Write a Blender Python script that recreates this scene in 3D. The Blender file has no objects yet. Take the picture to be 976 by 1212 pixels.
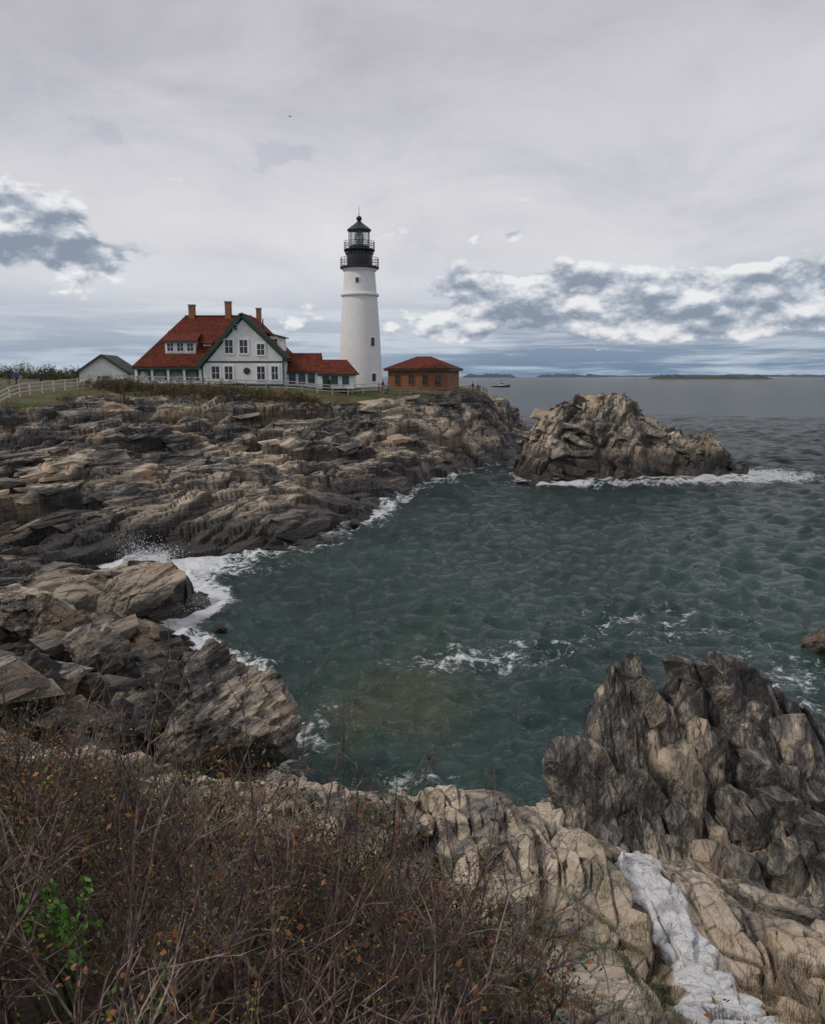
import bpy, bmesh, math, random, numpy as np, time
from mathutils import Vector, Matrix
T0=time.time()
random.seed(7); rng=np.random.default_rng(11)
scene=bpy.context.scene
f32=np.float32
# ------------------------------------------------------------------ noise
def h2(ix,iy,s):
    n=(ix.astype(np.int64)*374761393+iy.astype(np.int64)*668265263+s*1274126177)&0xffffffff
    n=((n^(n>>13))*1274126177)&0xffffffff
    n=((n^(n>>15))*2246822519)&0xffffffff
    return ((n^(n>>16))&0xffffff).astype(f32)/f32(16777216.0)
def vn(x,y,s=0):
    ix=np.floor(x);iy=np.floor(y);fx=(x-ix);fy=(y-iy)
    fx=fx*fx*(3-2*fx);fy=fy*fy*(3-2*fy)
    a=h2(ix,iy,s);b=h2(ix+1,iy,s);c=h2(ix,iy+1,s);d=h2(ix+1,iy+1,s)
    return (a+(b-a)*fx)*(1-fy)+(c+(d-c)*fx)*fy-0.5
def fbm(x,y,s=0,o=4):
    r=0;a=1.0;t=0
    for i in range(o):
        r=r+a*vn(x*2**i+i*17.3,y*2**i-i*9.1,s+i);t+=a;a*=.5
    return r/t*1.6
def vor(x,y,s):
    ix=np.floor(x);iy=np.floor(y)
    F1=np.full(x.shape,9.,f32);F2=F1.copy();bx=np.zeros(x.shape,f32);by=bx.copy();ci=ix.copy();cj=iy.copy()
    for i in (-1,0,1):
        for j in (-1,0,1):
            cx=ix+i;cy=iy+j
            dx=(cx+h2(cx,cy,s)-x).astype(f32);dy=(cy+h2(cx,cy,s+1)-y).astype(f32)
            d=np.sqrt(dx*dx+dy*dy)
            m=d<F1
            F2=np.where(m,F1,np.minimum(F2,d));F1=np.where(m,d,F1)
            bx=np.where(m,dx,bx);by=np.where(m,dy,by);ci=np.where(m,cx,ci);cj=np.where(m,cy,cj)
    return F1,F2,-bx,-by,h2(ci,cj,s+2),h2(ci,cj,s+3),h2(ci,cj,s+4)
def ss(a,b,x):
    t=np.clip((x-a)/(b-a),0,1);return t*t*(3-2*t)
class RBF:
    def __init__(s,pts,c=1.0):
        P=np.array(pts,float);s.p=P[:,:2];s.c=c;n=len(P)
        K=np.sqrt(((s.p[:,None]-s.p[None])**2).sum(-1)+c*c)
        A=np.zeros((n+1,n+1));A[:n,:n]=K-1e-3*np.eye(n);A[:n,n]=1;A[n,:n]=1
        s.w=np.linalg.solve(A,np.r_[P[:,2],0])
    def __call__(s,x,y):
        x=np.asarray(x,float);sh=x.shape;x=x.ravel();y=np.asarray(y,float).ravel();o=np.empty(len(x))
        for i in range(0,len(x),60000):
            a=x[i:i+60000,None]-s.p[:,0];b=y[i:i+60000,None]-s.p[:,1]
            o[i:i+60000]=np.sqrt(a*a+b*b+s.c**2)@s.w[:-1]+s.w[-1]
        return o.reshape(sh)
# ------------------------------------------------------------------ terrain control (metres, z=0 sea level)
LAND=[(-36,72,9.8),(-36.5,85,10.5),(-35,93,11),(-25,96,10.8),(-15.5,99,10.5),(-4.5,104,9.9),(-3,109,9.4),(8.4,120,9.6),(-7,111,10),
(-20.8,105,10.7),(-30,105,10.8),(-40,105,11.2),(0,118,9.7),(3,125,9.7),(-10,130,9.5),(-30,130,10.5),(-60,110,11.5),(-60,80,11),(-90,90,12),
(-50,60,10),(-90,50,11),(-90,140,11),(-40,160,6),(-10,150,4),(-90,180,5),(-45,72,10.5),(-20,185,-3),(0,165,-3),(-60,200,-3),(12,150,0),
(-150,100,12),(-150,30,12),(-150,180,6),(-150,-60,12),(0,-60,12),(60,-60,8),
(-40,45,7.5),(-30,30,6.5),(-22,18,7),(-60,30,9),(-15,8,8.5),(-30,5,10),(-30,-20,11),(0,-20,11.5),(30,-20,10),(12,0,9),(25,5,4),(20,12,.5),(30,0,4),
(-27,52,1.3),(-29,55,3.0),(-31,60,4.7),(-34,66,6.8),(-21,51,.8),(-22.5,54,1.4),(-23.8,57,2.6),(-25.8,62,4.5),(-28,68,6.7),(-30,73,8.6),
(-21,40,2.9),(-18.6,40,2.4),(-12.9,40.5,2.4),(-22,46,1.2),(-18.6,35,2.4),(-15.6,29,2.4),(-13,24,2.8),(-15.8,37,2.0),(-13,31,1.9),(-12.2,33.5,1.5),
(-11.6,27,1.3),(-9.8,26,.9),(-9.9,30,.5),(-9.4,20,2.7),(-9.3,17,4.2),(-13,18,5.3),
(-27,88,9.2),(-24.5,80,7.4),(-21.5,70,5),(-19,62,3.2),(-17.2,56,1.6),(-16.6,54,.3),
(-18.8,95,9.6),(-17,85,7.1),(-14.4,72,4.9),(-12.9,64,2.9),(-11.3,57.5,1.3),(-11,54.7,0),
(-8.8,95,6.5),(-7.9,85,3.5),(-7,75,1.6),(-6,66,.2),(-3.9,97,5.9),(-3.4,86,2.6),(-3,78,1),(-2.8,72,0),
(1.4,112,9.3),(1.4,108,6.9),(1.3,100,4.1),(1.2,93,1.7),(1.2,89,0),(7.7,118,9),(7.3,112,5.5),(7,107,2.5),(6.7,102,0),
(15.9,135,7.6),(16.3,138,5.5),(17,146,0),(12,127,8.8),(12.5,120,5),(12,112,0),
(-4.6,67.5,0),(-6,57.5,0),(-8.8,55,0),(-12.9,53.5,0),(-18.3,51,0),(-14.5,44,-.2),(-13.3,37,-.1),(-8.5,31,0),(-6.5,28,0),
(-14,47.5,-1.2),(-10,48,-2.5),(-10,38,-2),(-6,33,-1.5),(-4.5,28,-1.5),(0,40,-4),(-3,50,-3),(-2,62,-2.5),(2,75,-3),(6,92,-3),(12,104,-3),
(18,125,-4),(20,60,-6),(25,150,-6),(5,30,-4),(40,40,-8),(60,100,-8),(40,150,-8),(0,24,-2.5),(3,18,-2.5),(15,25,-5),(-3,20.5,-1),(-3.5,24,-1.2),
(80,20,-8),(60,-20,-3),(35,10,-3),(10,22,-3.5),
(0,0,10.3),(-3,1,10),(3,1,9.7),(-6,4,9.3),(0,3,8.9),(-1.5,4.5,8.5),(-3,6.5,8.0),(-5,9,7.3),(-6.6,12,6.3),(-9,12,6.8),(-8,15,5),(-4,12,5.6),
(-1.8,12,5.2),(-.75,12,4.9),(1,12,4.8),(2.3,11.7,4.8),(0,9,5.9),(1,8,6.2),(3,8,5.8),(2.6,5.5,7),(4.5,5,7.3),(7,5,7.3),(5.6,10.2,4.5),(4,11,4.7),
(8,10,4.3),(4,13,3),(6,13,2.8),(9,13,2.5),(-2.2,15,.5),(0,14,-.3),(2,13.8,-.2),(-5,15.5,1.7),(5,17,0),(9,17,0),(-6,18.5,1.0),(-7.5,21,1.3),(-5,22,.3),(3.5,14,1)]
land=RBF(LAND,.8)
ISL=[(13.6,101,1.5),(14,100,4.0),(16.5,100,7.6),(20.2,101,9.1),(24.4,101,9.6),(27,101,9.4),(28,101,8.5),(30,102,6.7),(32.8,102,5.3),(38,102,4.3),(39.8,101,1.5),
(14.4,89.5,0),(12.5,93,-.2),(21.2,94,0),(26,95,0),(31,96.5,0),(37,97,0),(41.5,100,-.5),(19.4,96.5,4.8),(16.5,95,3.3),(23.4,97,3.6),(28.5,98.5,4.0),(33,99,2.8),(36,99.5,2.2),
(12,98,-.8),(10,92,-2.5),(14,86,-2.5),(24,90,-3),(36,92,-3),(46,98,-3),(44,108,-3),(38,108,0),(30,110,0),(22,110,0),(15,108,0),(10,104,-3),(22,116,-4),(34,116,-4)]
isl=RBF(ISL,1.0)
OUT=[(2.85,14,3.3),(3.3,14.5,4.7),(3.8,15,5.9),(4.2,15.3,6.25),(4.7,15.3,5.9),(5.0,15.3,5.0),(5.3,15.3,5.5),(6.25,15.8,6.15),(6.9,15.8,6.05),(7.3,15.8,5.7),(8.2,15.8,4.8),(8.7,15.6,4.2),(10,15.6,2.8),
(12,16,0),(4.0,14,4.6),(4.8,13.6,4.1),(6,14.8,5.2),(6.1,13.2,4.4),(7.05,13.2,4.4),(3.7,12.8,3.7),(4.9,12.3,3.3),(6.4,11.8,3.4),(8.5,12.5,3.8),(10,12.5,2.5),
(4.5,17.3,2),(6,17.8,1.5),(8,18,1),(3,16.3,0),(10,18,-1.5),(4.5,19,-2),(7,19.8,-2),(2.3,14.4,1),(2.2,13,2),(3.2,11.6,3.0),(6,10.8,2.8),(9,11,2.8),(12,13,0),(12.5,18,-2.5),(2,17,-2)]
outc=RBF(OUT,.35)
def crag(x,y,octs,amp,seed=0,elong=2.4,sx=.27,sy=.963,bias=.35,warp=1.0):
    wx=x+warp*fbm(x*.13,y*.13,seed+90,3)*2;wy=y+warp*fbm(x*.13,y*.13,seed+95,3)*2
    wx=wx+.2*warp*vn(x*.9,y*.9,seed+70);wy=wy+.2*warp*vn(x*.9,y*.9,seed+71)
    u=(wx*sx+wy*sy)/elong;v=wx*sy-wy*sx
    h=np.zeros(x.shape,f32);ck=np.zeros(x.shape,f32);tone=np.zeros(x.shape,f32)
    for k,(c,a,t,w) in enumerate(octs):
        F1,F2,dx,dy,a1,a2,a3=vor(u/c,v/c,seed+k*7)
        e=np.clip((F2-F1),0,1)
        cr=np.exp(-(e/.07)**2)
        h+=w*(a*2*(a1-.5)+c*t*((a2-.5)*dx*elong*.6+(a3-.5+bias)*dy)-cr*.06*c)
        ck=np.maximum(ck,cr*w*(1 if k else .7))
        tone=tone+(a2-.5)*w
    return h*amp,ck,tone
def terrace(z,x,y,step,k,dip=(.10,.0),s=50,lo=.5):
    q=(z-dip[0]*x-dip[1]*y)/step+.9*fbm(x*.12,y*.12,s,3)+.12*vn(x*.4,y*.4,s+9)
    fr=q-np.floor(q)
    return z+step*(ss(lo,1.,fr)-fr)*k
FSX,FSY=.60,.80
def terrain(x,y):
    x=np.asarray(x,float);y=np.asarray(y,float)
    b=land(x,y)
    d=np.hypot(x,y)
    F=ss(13,22,d);N_=1-F
    n=fbm(x*.12,y*.12,40,3)
    th0=9.45-.9*ss(-22,-8,x)
    g=ss(th0,th0+.6,b+n*.9)*ss(50,66,y+ -.4*x)
    g=np.maximum(g,ss(150,170,np.abs(x)+0*y))
    soil=ss(.2,1.2,(1.9-x)-.15*y+.8*fbm(x*.7,y*.7,44,2))*ss(8.6,7.6,y+.3*x)*ss(30,20,d)
    soil=np.maximum(soil,ss(2.2,1.2,y)*ss(30,20,d))
    vx=3.02+.42*ss(8,11.5,y)-.42*ss(8,5,y)+.34*vn(y*.9,y*0+.5,61)+.16*vn(y*2.6,y*0,62)
    vw=.40+.26*vn(y*1.5,y*0+3.5,63)+.1*vn(y*5,y*0,66)
    vein=ss(vw,vw-.12,np.abs(x-vx))*ss(4.6,5.0,y)*ss(12.2,11.8,y)
    amp=(1-.93*g)*(1-.75*soil)*(1-.35*vein)*np.where(b<-.6,np.clip(1+(b+.6)*.45,.15,1),1)*(.75+.5*(vn(x*.05,y*.05,8)+.5))
    hf,cf,tf=crag(x,y,[(7.,.5,.26,1.),(2.6,.28,.40,1.),(1.05,.14,.45,1.),(.45,.05,.5,.8)],amp,0,2.6,FSX,FSY,.25)
    hn=np.zeros_like(hf);cn=hn.copy();tn=hn.copy()
    m=d<24
    if m.any():
        a,b_,c=crag(x[m],y[m],[(1.7,.10,.2,1.),(.6,.035,.26,1.),(.2,.014,.4,1.)],amp[m],30,2.3,.27,.963,.2);hn[m]=a;cn[m]=b_*.8;tn[m]=c
    h=hf*F+hn*N_;ck=cf*F+cn*N_
    bleach=.8*np.exp(-((x+16)/12)**2-((y-68)/14)**2)+.7*ss(9.5,11.,y)*ss(13.5,12.5,y)*ss(-9,-7,x)+.5*np.exp(-((x+15)/7)**2-((y-38)/6)**2)+.9*np.exp(-((x-6)/8)**2-((y-112)/14)**2)
    tone=tf*F+tn*N_+.2*N_+bleach-.45*F+2.6*F*fbm(x*.09,y*.05,80,3)+1.5*N_*fbm(x*.5,y*.5,84,3)
    z=b+h
    k=(1-g)*F*np.where(b<-.3,.3,1)
    z=terrace(z,x,y,1.7,.42*k,(-.05,.03),50,.3);z=terrace(z,x,y,.6,.5*k,(-.06,.04),57,.35)
    z=terrace(z,x,y,.30,.6*(1-F)*(1-soil)*(1-vein*.5),(.10,-.30),58,.6)
    z=z+g*.25*fbm(x*.3,y*.3,3,3)+soil*.1*fbm(x*2,y*2,5,3)
    z=z+vein*.02
    return z,b,g,soil,vein,ck,tone
def tz(x,y): return float(terrain(np.array([x]),np.array([y]))[0][0])
# ------------------------------------------------------------------ mesh helpers
def raw_mesh(name,V,F,attrs=None,smooth=False):
    me=bpy.data.meshes.new(name);V=np.asarray(V,f32);F=np.asarray(F,np.int32)
    me.vertices.add(len(V));me.vertices.foreach_set('co',V.ravel())
    k=F.shape[1];me.loops.add(F.size);me.loops.foreach_set('vertex_index',F.ravel())
    me.polygons.add(len(F));me.polygons.foreach_set('loop_start',np.arange(0,F.size,k,dtype=np.int32))
    me.update(calc_edges=True)
    me.polygons.foreach_set('use_smooth',np.full(len(F),smooth))
    for n,a in (attrs or {}).items():
        at=me.attributes.new(n,'FLOAT','POINT');at.data.foreach_set('value',np.asarray(a,f32).ravel())
    return me
def add(name,me,mat=None,parent=None,loc=None):
    ob=bpy.data.objects.new(name,me);scene.collection.objects.link(ob)
    if mat is not None:
        for m in (mat if isinstance(mat,(list,tuple)) else [mat]): me.materials.append(m)
    if parent: ob.parent=parent
    if loc is not None: ob.location=loc
    return ob
def gridfaces(nr,nc,keep=None):
    i=np.arange(nr*nc).reshape(nr,nc)
    F=np.stack([i[:-1,:-1],i[:-1,1:],i[1:,1:],i[1:,:-1]],-1).reshape(-1,4)
    if keep is not None: F=F[keep.ravel()[F].any(1)]
    return F
def compact(V,F,attrs):
    used=np.zeros(len(V),bool);used[F.ravel()]=True
    idx=np.cumsum(used)-1
    return V[used],idx[F],{k:np.asarray(a).ravel()[used] for k,a in attrs.items()}
# ------------------------------------------------------------------ node helpers
def newmat(name):
    m=bpy.data.materials.new(name);m.use_nodes=True;nt=m.node_tree
    return m,nt,nt.nodes['Principled BSDF']
class NT:
    def __init__(s,nt): s.nt=nt;s.n=nt.nodes;s.l=nt.links
    def node(s,t,**k):
        n=s.n.new(t)
        for a,b in k.items(): setattr(n,a,b)
        return n
    def put(s,sock,v):
        if isinstance(v,bpy.types.NodeSocket): s.l.new(v,sock)
        elif v is not None:
            try: sock.default_value=v
            except Exception: sock.default_value=(*v,1) if len(v)==3 else v
    def m(s,op,a,b=None,c=None,clamp=False):
        n=s.node('ShaderNodeMath',operation=op,use_clamp=clamp)
        for i,v in enumerate((a,b,c)):
            if v is not None: s.put(n.inputs[i],v)
        return n.outputs[0]
    def sst(s,x,a,b,oa=0.,ob=1.):
        n=s.node('ShaderNodeMapRange',interpolation_type='SMOOTHSTEP')
        for i,v in enumerate((x,a,b,oa,ob)): s.put(n.inputs[i],v)
        return n.outputs[0]
    def mix(s,f,a,b,t='MIX'):
        n=s.node('ShaderNodeMix',data_type='RGBA',blend_type=t)
        s.put(n.inputs[0],f)
        for i,v in ((6,a),(7,b)):
            if isinstance(v,tuple) and len(v)==3: v=(*v,1)
            s.put(n.inputs[i],v)
        return n.outputs[2]
    def noise(s,vec,scale,detail=4,rough=.55,dist=0.,dim='3D'):
        n=s.node('ShaderNodeTexNoise',noise_dimensions=dim)
        if vec is not None: s.l.new(vec,n.inputs['Vector'])
        n.inputs['Scale'].default_value=scale;n.inputs['Detail'].default_value=detail
        n.inputs['Roughness'].default_value=rough;n.inputs['Distortion'].default_value=dist
        return n.outputs['Fac']
    def ramp(s,f,stops):
        n=s.node('ShaderNodeValToRGB');s.l.new(f,n.inputs[0]);e=n.color_ramp.elements
        while len(e)<len(stops): e.new(.5)
        for i,(p,c) in enumerate(stops): e[i].position=p;e[i].color=(*c,1) if len(c)==3 else c
        return n.outputs[0]
    def pos(s): return s.node('ShaderNodeNewGeometry').outputs['Position']
    def map(s,v,scale=(1,1,1),rot=(0,0,0),loc=(0,0,0)):
        n=s.node('ShaderNodeMapping');s.l.new(v,n.inputs[0]);n.inputs['Scale'].default_value=scale
        n.inputs['Rotation'].default_value=rot;n.inputs['Location'].default_value=loc
        return n.outputs[0]
    def attr(s,n): return s.node('ShaderNodeAttribute',attribute_name=n).outputs['Fac']
    def bump(s,h,dist,strength=1.,prev=None):
        n=s.node('ShaderNodeBump');s.l.new(h,n.inputs['Height']);n.inputs['Distance'].default_value=dist
        n.inputs['Strength'].default_value=strength
        if prev: s.l.new(prev,n.inputs['Normal'])
        return n.outputs[0]
def simple(name,col,rough=.6,var=.15,scale=3.,bump=0.,metal=0.,spec=None):
    m,nt,p=newmat(name);N=NT(nt);pos=N.pos()
    n=N.noise(pos,scale,3,.6)
    c=N.mix(N.sst(n,.3,.7),tuple(x*(1-var) for x in col),tuple(min(1,x*(1+var)) for x in col))
    nt.links.new(c,p.inputs['Base Color']);p.inputs['Roughness'].default_value=rough;p.inputs['Metallic'].default_value=metal
    if bump: nt.links.new(N.bump(N.noise(pos,scale*4,4,.6),bump),p.inputs['Normal'])
    return m
# ------------------------------------------------------------------ rock material
def rock_mat(name,wet0=.9,wet1=2.9,tanness=0.,fine=1.,strike=.64,dark=1.,veg=True,lay=1.8,tilt=(0,0)):
    m,nt,p=newmat(name);N=NT(nt);L=nt.links;pos=N.pos()
    sp=N.node('ShaderNodeSeparateXYZ');L.new(pos,sp.inputs[0]);z=sp.outputs[2]
    r=N.map(pos,(1,1,1),(tilt[0],tilt[1],strike));st=N.map(r,(.75,.22,lay))
    big=N.noise(pos,.19,3,.65)
    mid=N.noise(st,1.0*fine,6,.64,.3)
    fin=N.noise(st,6.*fine,4,.7,.2)
    speck=N.noise(pos,22.*fine,2,.7)
    wv=N.node('ShaderNodeVectorMath',operation='MULTIPLY_ADD');cb=N.node('ShaderNodeCombineXYZ');L.new(mid,cb.inputs[0]);L.new(fin,cb.inputs[1]);L.new(mid,cb.inputs[2])
    L.new(cb.outputs[0],wv.inputs[0]);wv.inputs[1].default_value=(1.2,.7,1.2);L.new(st,wv.inputs[2])
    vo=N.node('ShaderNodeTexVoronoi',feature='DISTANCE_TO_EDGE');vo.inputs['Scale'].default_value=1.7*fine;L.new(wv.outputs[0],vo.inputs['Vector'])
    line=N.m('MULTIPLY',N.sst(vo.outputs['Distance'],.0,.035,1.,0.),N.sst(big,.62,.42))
    tone=N.attr('tone')
    def c(x,k): return N.m('MULTIPLY',N.m('SUBTRACT',x,.5),k)
    t=N.m('ADD',N.m('ADD',.50+tanness,c(mid,1.25)),c(big,1.0))
    t=N.m('ADD',t,N.m('MULTIPLY',tone,.15));t=N.m('ADD',t,c(fin,.85))
    t=N.m('ADD',t,c(speck,.35))
    d=dark
    col=N.ramp(t,[(.20,(.035*d,.033*d,.031*d)),(.37,(.115*d,.107*d,.098*d)),(.49,(.235*d,.21*d,.178*d)),(.62,(.43*d,.35*d,.25*d)),(.84,(.62*d,.54*d,.425*d))])
    org=N.sst(N.m('ADD',big,c(fin,.3)),.53,.66)
    col=N.mix(N.m('MULTIPLY',org,.4),col,(.37,.22,.11))
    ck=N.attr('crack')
    col=N.mix(N.m('MULTIPLY',N.m('MAXIMUM',ck,N.m('MULTIPLY',line,.8)),.85),col,(.022,.02,.018))  # crevice shade painted into the base colour along cracks, together with dirt
    wn=N.m('ADD',z,c(mid,-4.5))
    wet=N.sst(wn,wet0,wet1,1.,0.)
    col=N.mix(N.m('MULTIPLY',wet,.94),col,N.mix(fin,(.007,.006,.0055),(.045,.038,.03)))
    rough=N.m('SUBTRACT',.9,N.m('MULTIPLY',wet,.45))
    if veg:
        g=N.attr('grass')
        gc=N.ramp(N.m('ADD',N.m('MULTIPLY',big,.8),N.m('MULTIPLY',speck,.25)),[(.40,(.085,.065,.035)),(.52,(.13,.105,.05)),(.58,(.075,.10,.028)),(.74,(.10,.14,.032))])
        col=N.mix(N.sst(N.m('ADD',g,c(mid,1.3)),.4,.6),col,gc)
        so=N.attr('soil')
        sc=N.mix(fin,(.02,.015,.01),(.10,.075,.045))
        col=N.mix(N.sst(N.m('ADD',so,c(speck,.6)),.4,.65),col,sc)
        ve=N.attr('vein')
        vc=N.mix(N.sst(fin,.32,.55),(.36,.35,.34),(.66,.66,.65))
        vc=N.mix(N.sst(mid,.52,.62),vc,(.28,.24,.185))
        vc=N.mix(N.m('MULTIPLY',line,.7),vc,(.08,.07,.05))
        col=N.mix(N.sst(N.m('ADD',ve,N.m('ADD',c(fin,1.0),c(mid,1.0))),.42,.58),col,vc)
    L.new(col,p.inputs['Base Color']);L.new(rough,p.inputs['Roughness'])
    hgt=N.m('ADD',N.m('MULTIPLY',mid,.28/fine),N.m('MULTIPLY',fin,.08/fine));hgt=N.m('ADD',hgt,N.m('MULTIPLY',speck,.014/fine))
    hgt=N.m('SUBTRACT',hgt,N.m('MULTIPLY',line,.03/fine))
    L.new(N.bump(hgt,1.,1.),p.inputs['Normal'])
    return m
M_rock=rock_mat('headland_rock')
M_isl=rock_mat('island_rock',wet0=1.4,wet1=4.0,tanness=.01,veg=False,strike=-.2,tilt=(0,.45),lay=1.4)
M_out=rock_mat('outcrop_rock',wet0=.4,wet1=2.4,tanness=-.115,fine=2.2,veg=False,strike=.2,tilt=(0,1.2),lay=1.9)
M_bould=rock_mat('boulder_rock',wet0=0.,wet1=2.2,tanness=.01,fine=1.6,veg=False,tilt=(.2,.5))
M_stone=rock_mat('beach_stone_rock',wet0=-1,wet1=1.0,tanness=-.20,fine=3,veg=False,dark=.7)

# ------------------------------------------------------------------ headland terrain
rad=[1.0]
while rad[-1]<330:
    r=rad[-1];rad.append(r+(.028 if r<6.5 else .0034*r if r<130 else .012*r))
rad=np.array(rad)
th=np.radians(np.r_[np.arange(-80,-34,.5),np.arange(-34,34,.085),np.arange(34,80,.5)])
R,TH=np.meshgrid(rad,th,indexing='ij')
X=R*np.sin(TH);Y=R*np.cos(TH)-.3
sel=land(X,Y)>-2.6
Z=np.full(X.shape,-9.);G=np.zeros(X.shape);SO=G.copy();VE=G.copy();CK=G.copy();TN=G.copy()
a=terrain(X[sel],Y[sel]);Z[sel]=a[0];G[sel]=a[2];SO[sel]=a[3];VE[sel]=a[4];CK[sel]=a[5];TN[sel]=a[6]
far=ss(13,22,R)
und=vn(X*.2+5,Z*1.1,31)*(1-G)*(.1+.35*far)*(1-SO)
V=np.stack([X+und*.3,Y-und*.9,Z],-1).reshape(-1,3)
F=gridfaces(*R.shape,keep=(Z>-1.3))
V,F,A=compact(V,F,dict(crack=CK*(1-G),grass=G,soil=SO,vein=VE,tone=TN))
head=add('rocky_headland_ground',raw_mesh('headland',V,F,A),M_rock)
print('terrain',len(V),time.time()-T0)
# ------------------------------------------------------------------ angular blocks (convex hulls)
def hull_proto(seed,jit=.28,extra=4,cuts=3):
    r=np.random.default_rng(seed);bm=bmesh.new()
    P=[[sx*(1-r.random()*jit),sy*(1-r.random()*jit),sz*(1-r.random()*jit)] for sx in (-1,1) for sy in (-1,1) for sz in (-1,1)]
    for i in r.choice(8,cuts,replace=False):
        p=P[i];P[i]=[p[0]*.45,p[1],p[2]];P.append([p[0],p[1]*.45,p[2]*.9]);P.append([p[0],p[1],p[2]*.35])
    for _ in range(extra):
        d=r.normal(size=3);d/=np.abs(d).max();P.append(list(d*r.uniform(.9,1.08)))
    vs=[bm.verts.new(p) for p in P]
    bmesh.ops.convex_hull(bm,input=vs)
    bmesh.ops.delete(bm,geom=[v for v in bm.verts if not v.link_faces],context='VERTS')
    bmesh.ops.triangulate(bm,faces=bm.faces[:]);bm.normal_update()
    bm.verts.index_update()
    v=np.array([p.co[:] for p in bm.verts]);f=np.array([[q.index for q in p.verts] for p in bm.faces]);bm.free();return v,f
PROT=[hull_proto(i) for i in range(28)]
SLAB=[hull_proto(100+i,.55,1,2) for i in range(28)]
def blocks(name,items,mat,parent=None,prot=PROT,tb=.1,tones=None):
    Vs=[];Fs=[];tn=[];o=0
    for i,(p,s,e) in enumerate(items):
        v,f=prot[(i*7)%28];m=np.array((Matrix.Rotation(e[2],3,'Z')@Matrix.Rotation(e[0],3,'X')@Matrix.Rotation(e[1],3,'Y')))
        v=(v*np.array(s))@m.T+np.array(p);Vs.append(v);Fs.append(f+o);o+=len(v);tn.append(np.full(len(v),((i*.618)%1-.5)*1.1+(tones[i] if tones else tb)))
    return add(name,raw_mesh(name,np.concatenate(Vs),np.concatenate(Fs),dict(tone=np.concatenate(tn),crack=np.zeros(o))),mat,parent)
sy_=math.atan2(FSY,FSX)
n=5600;r_=24+116*rng.random(n)**1.25;a_=np.radians(rng.uniform(-36,9,n));bx=r_*np.sin(a_);by=r_*np.cos(a_)
t=terrain(bx,by);it=[];tl=[]
for i in range(n):
    if t[1][i]<-.1 or t[2][i]>.15: continue
    if vn(bx[i:i+1]*.12,by[i:i+1]*.12,66)[0]<-.02: continue
    s=rng.choice([.25,.42,.75,1.15],p=[.36,.36,.2,.08])*rng.uniform(.8,1.25)*(.7+.35*min(1,r_[i]/80))
    it.append(((bx[i],by[i],t[0][i]-.18*s),(s*rng.uniform(1.3,2.6),s*rng.uniform(.6,1.),s*rng.uniform(.22,.5)),(rng.normal()*.13,rng.normal()*.1-.1,sy_+rng.normal()*.25)));tl.append(float(t[6][i])*.8+.1)
blocks('ledge_blocks',it,M_rock,head,SLAB,0,tl);print('blocks',len(it))
it=[]
for i in range(110):
    x=rng.uniform(-6,8);y=rng.uniform(6,11.6)
    tt=terrain(np.array([x]),np.array([y]))
    if tt[3][0]>.2 or tt[4][0]>.1 : continue
    s=rng.uniform(.06,.22)
    it.append(((x,y,tt[0][0]-.3*s),(s*rng.uniform(1,1.9),s,s*rng.uniform(.3,.6)),(rng.normal()*.15,rng.normal()*.15,1.3+rng.normal()*.35)))
blocks('slab_blocks',it,M_rock,head,SLAB,.3)
# ------------------------------------------------------------------ local rock heightfields
def local_rock(name,base,x0,x1,y0,y1,st,octs,mat,seed,elong,sx,sy,bias,ampf,und_a,und_f,zmin,warp,ter=(),toff=0.,tf=.2):
    xs=np.arange(x0,x1,st);ys=np.arange(y0,y1,st);Yg,Xg=np.meshgrid(ys,xs,indexing='ij')
    b=base(Xg,Yg);amp=ampf(Xg,Yg,b)
    h,ck,tn=crag(Xg,Yg,octs,amp,seed,elong,sx,sy,bias,warp)
    z=b+h
    for (stp,k,dip) in ter: z=terrace(z,Xg,Yg,stp,k*np.where(b<0,.3,1),dip,seed+20)
    u=vn(Xg*und_f*.3,z*und_f,seed+3)*und_a
    tn=tn+toff+2.*fbm(Xg*tf,Yg*tf,seed+60,3)
    V=np.stack([Xg+u*.6,Yg-u,z],-1).reshape(-1,3)
    F=gridfaces(*Xg.shape,keep=(z>zmin))
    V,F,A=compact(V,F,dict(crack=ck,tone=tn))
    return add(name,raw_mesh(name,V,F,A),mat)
iso=local_rock('rock_island',isl,8,48,84,116,.10,[(5.5,.55,.34,1.),(2.2,.30,.46,1.),(.9,.14,.55,1.),(.38,.05,.6,1.)],M_isl,200,2.2,.75,.66,.3,
  lambda x,y,b:np.where(b<0,.45,.85)*np.ones_like(b),.4,1.2,-1.2,.7,[(1.8,.4,(-.30,.05)),(.6,.45,(-.33,.05))],.2)
it=[]
for i in range(200):
    x=rng.uniform(12,41);y=rng.uniform(88,106);b_=float(isl(x,y))
    if b_<.1: continue
    s=rng.choice([.3,.5,.8,1.3],p=[.35,.35,.2,.1])*rng.uniform(.8,1.2)
    it.append(((x,y,b_-.36*s),(s*rng.uniform(1.3,2.2),s*rng.uniform(.8,1.1),s*rng.uniform(.3,.55)),(rng.normal()*.12-.1,.3+rng.normal()*.1,.5+rng.normal()*.3)))
blocks('island_blocks',it,M_isl,iso,SLAB,.1)
oc=local_rock('rock_outcrop',outc,1.8,12.5,10.6,20,.024,[(1.5,.20,.38,1.),(.6,.11,.55,1.),(.25,.045,.65,1.),(.1,.012,.6,1.)],M_out,300,2.6,-.22,.975,.2,
  lambda x,y,b:np.ones_like(b),.06,2.6,-1.0,.12,[(.6,.45,(.9,.2))],.1,.6)
it=[]
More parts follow.
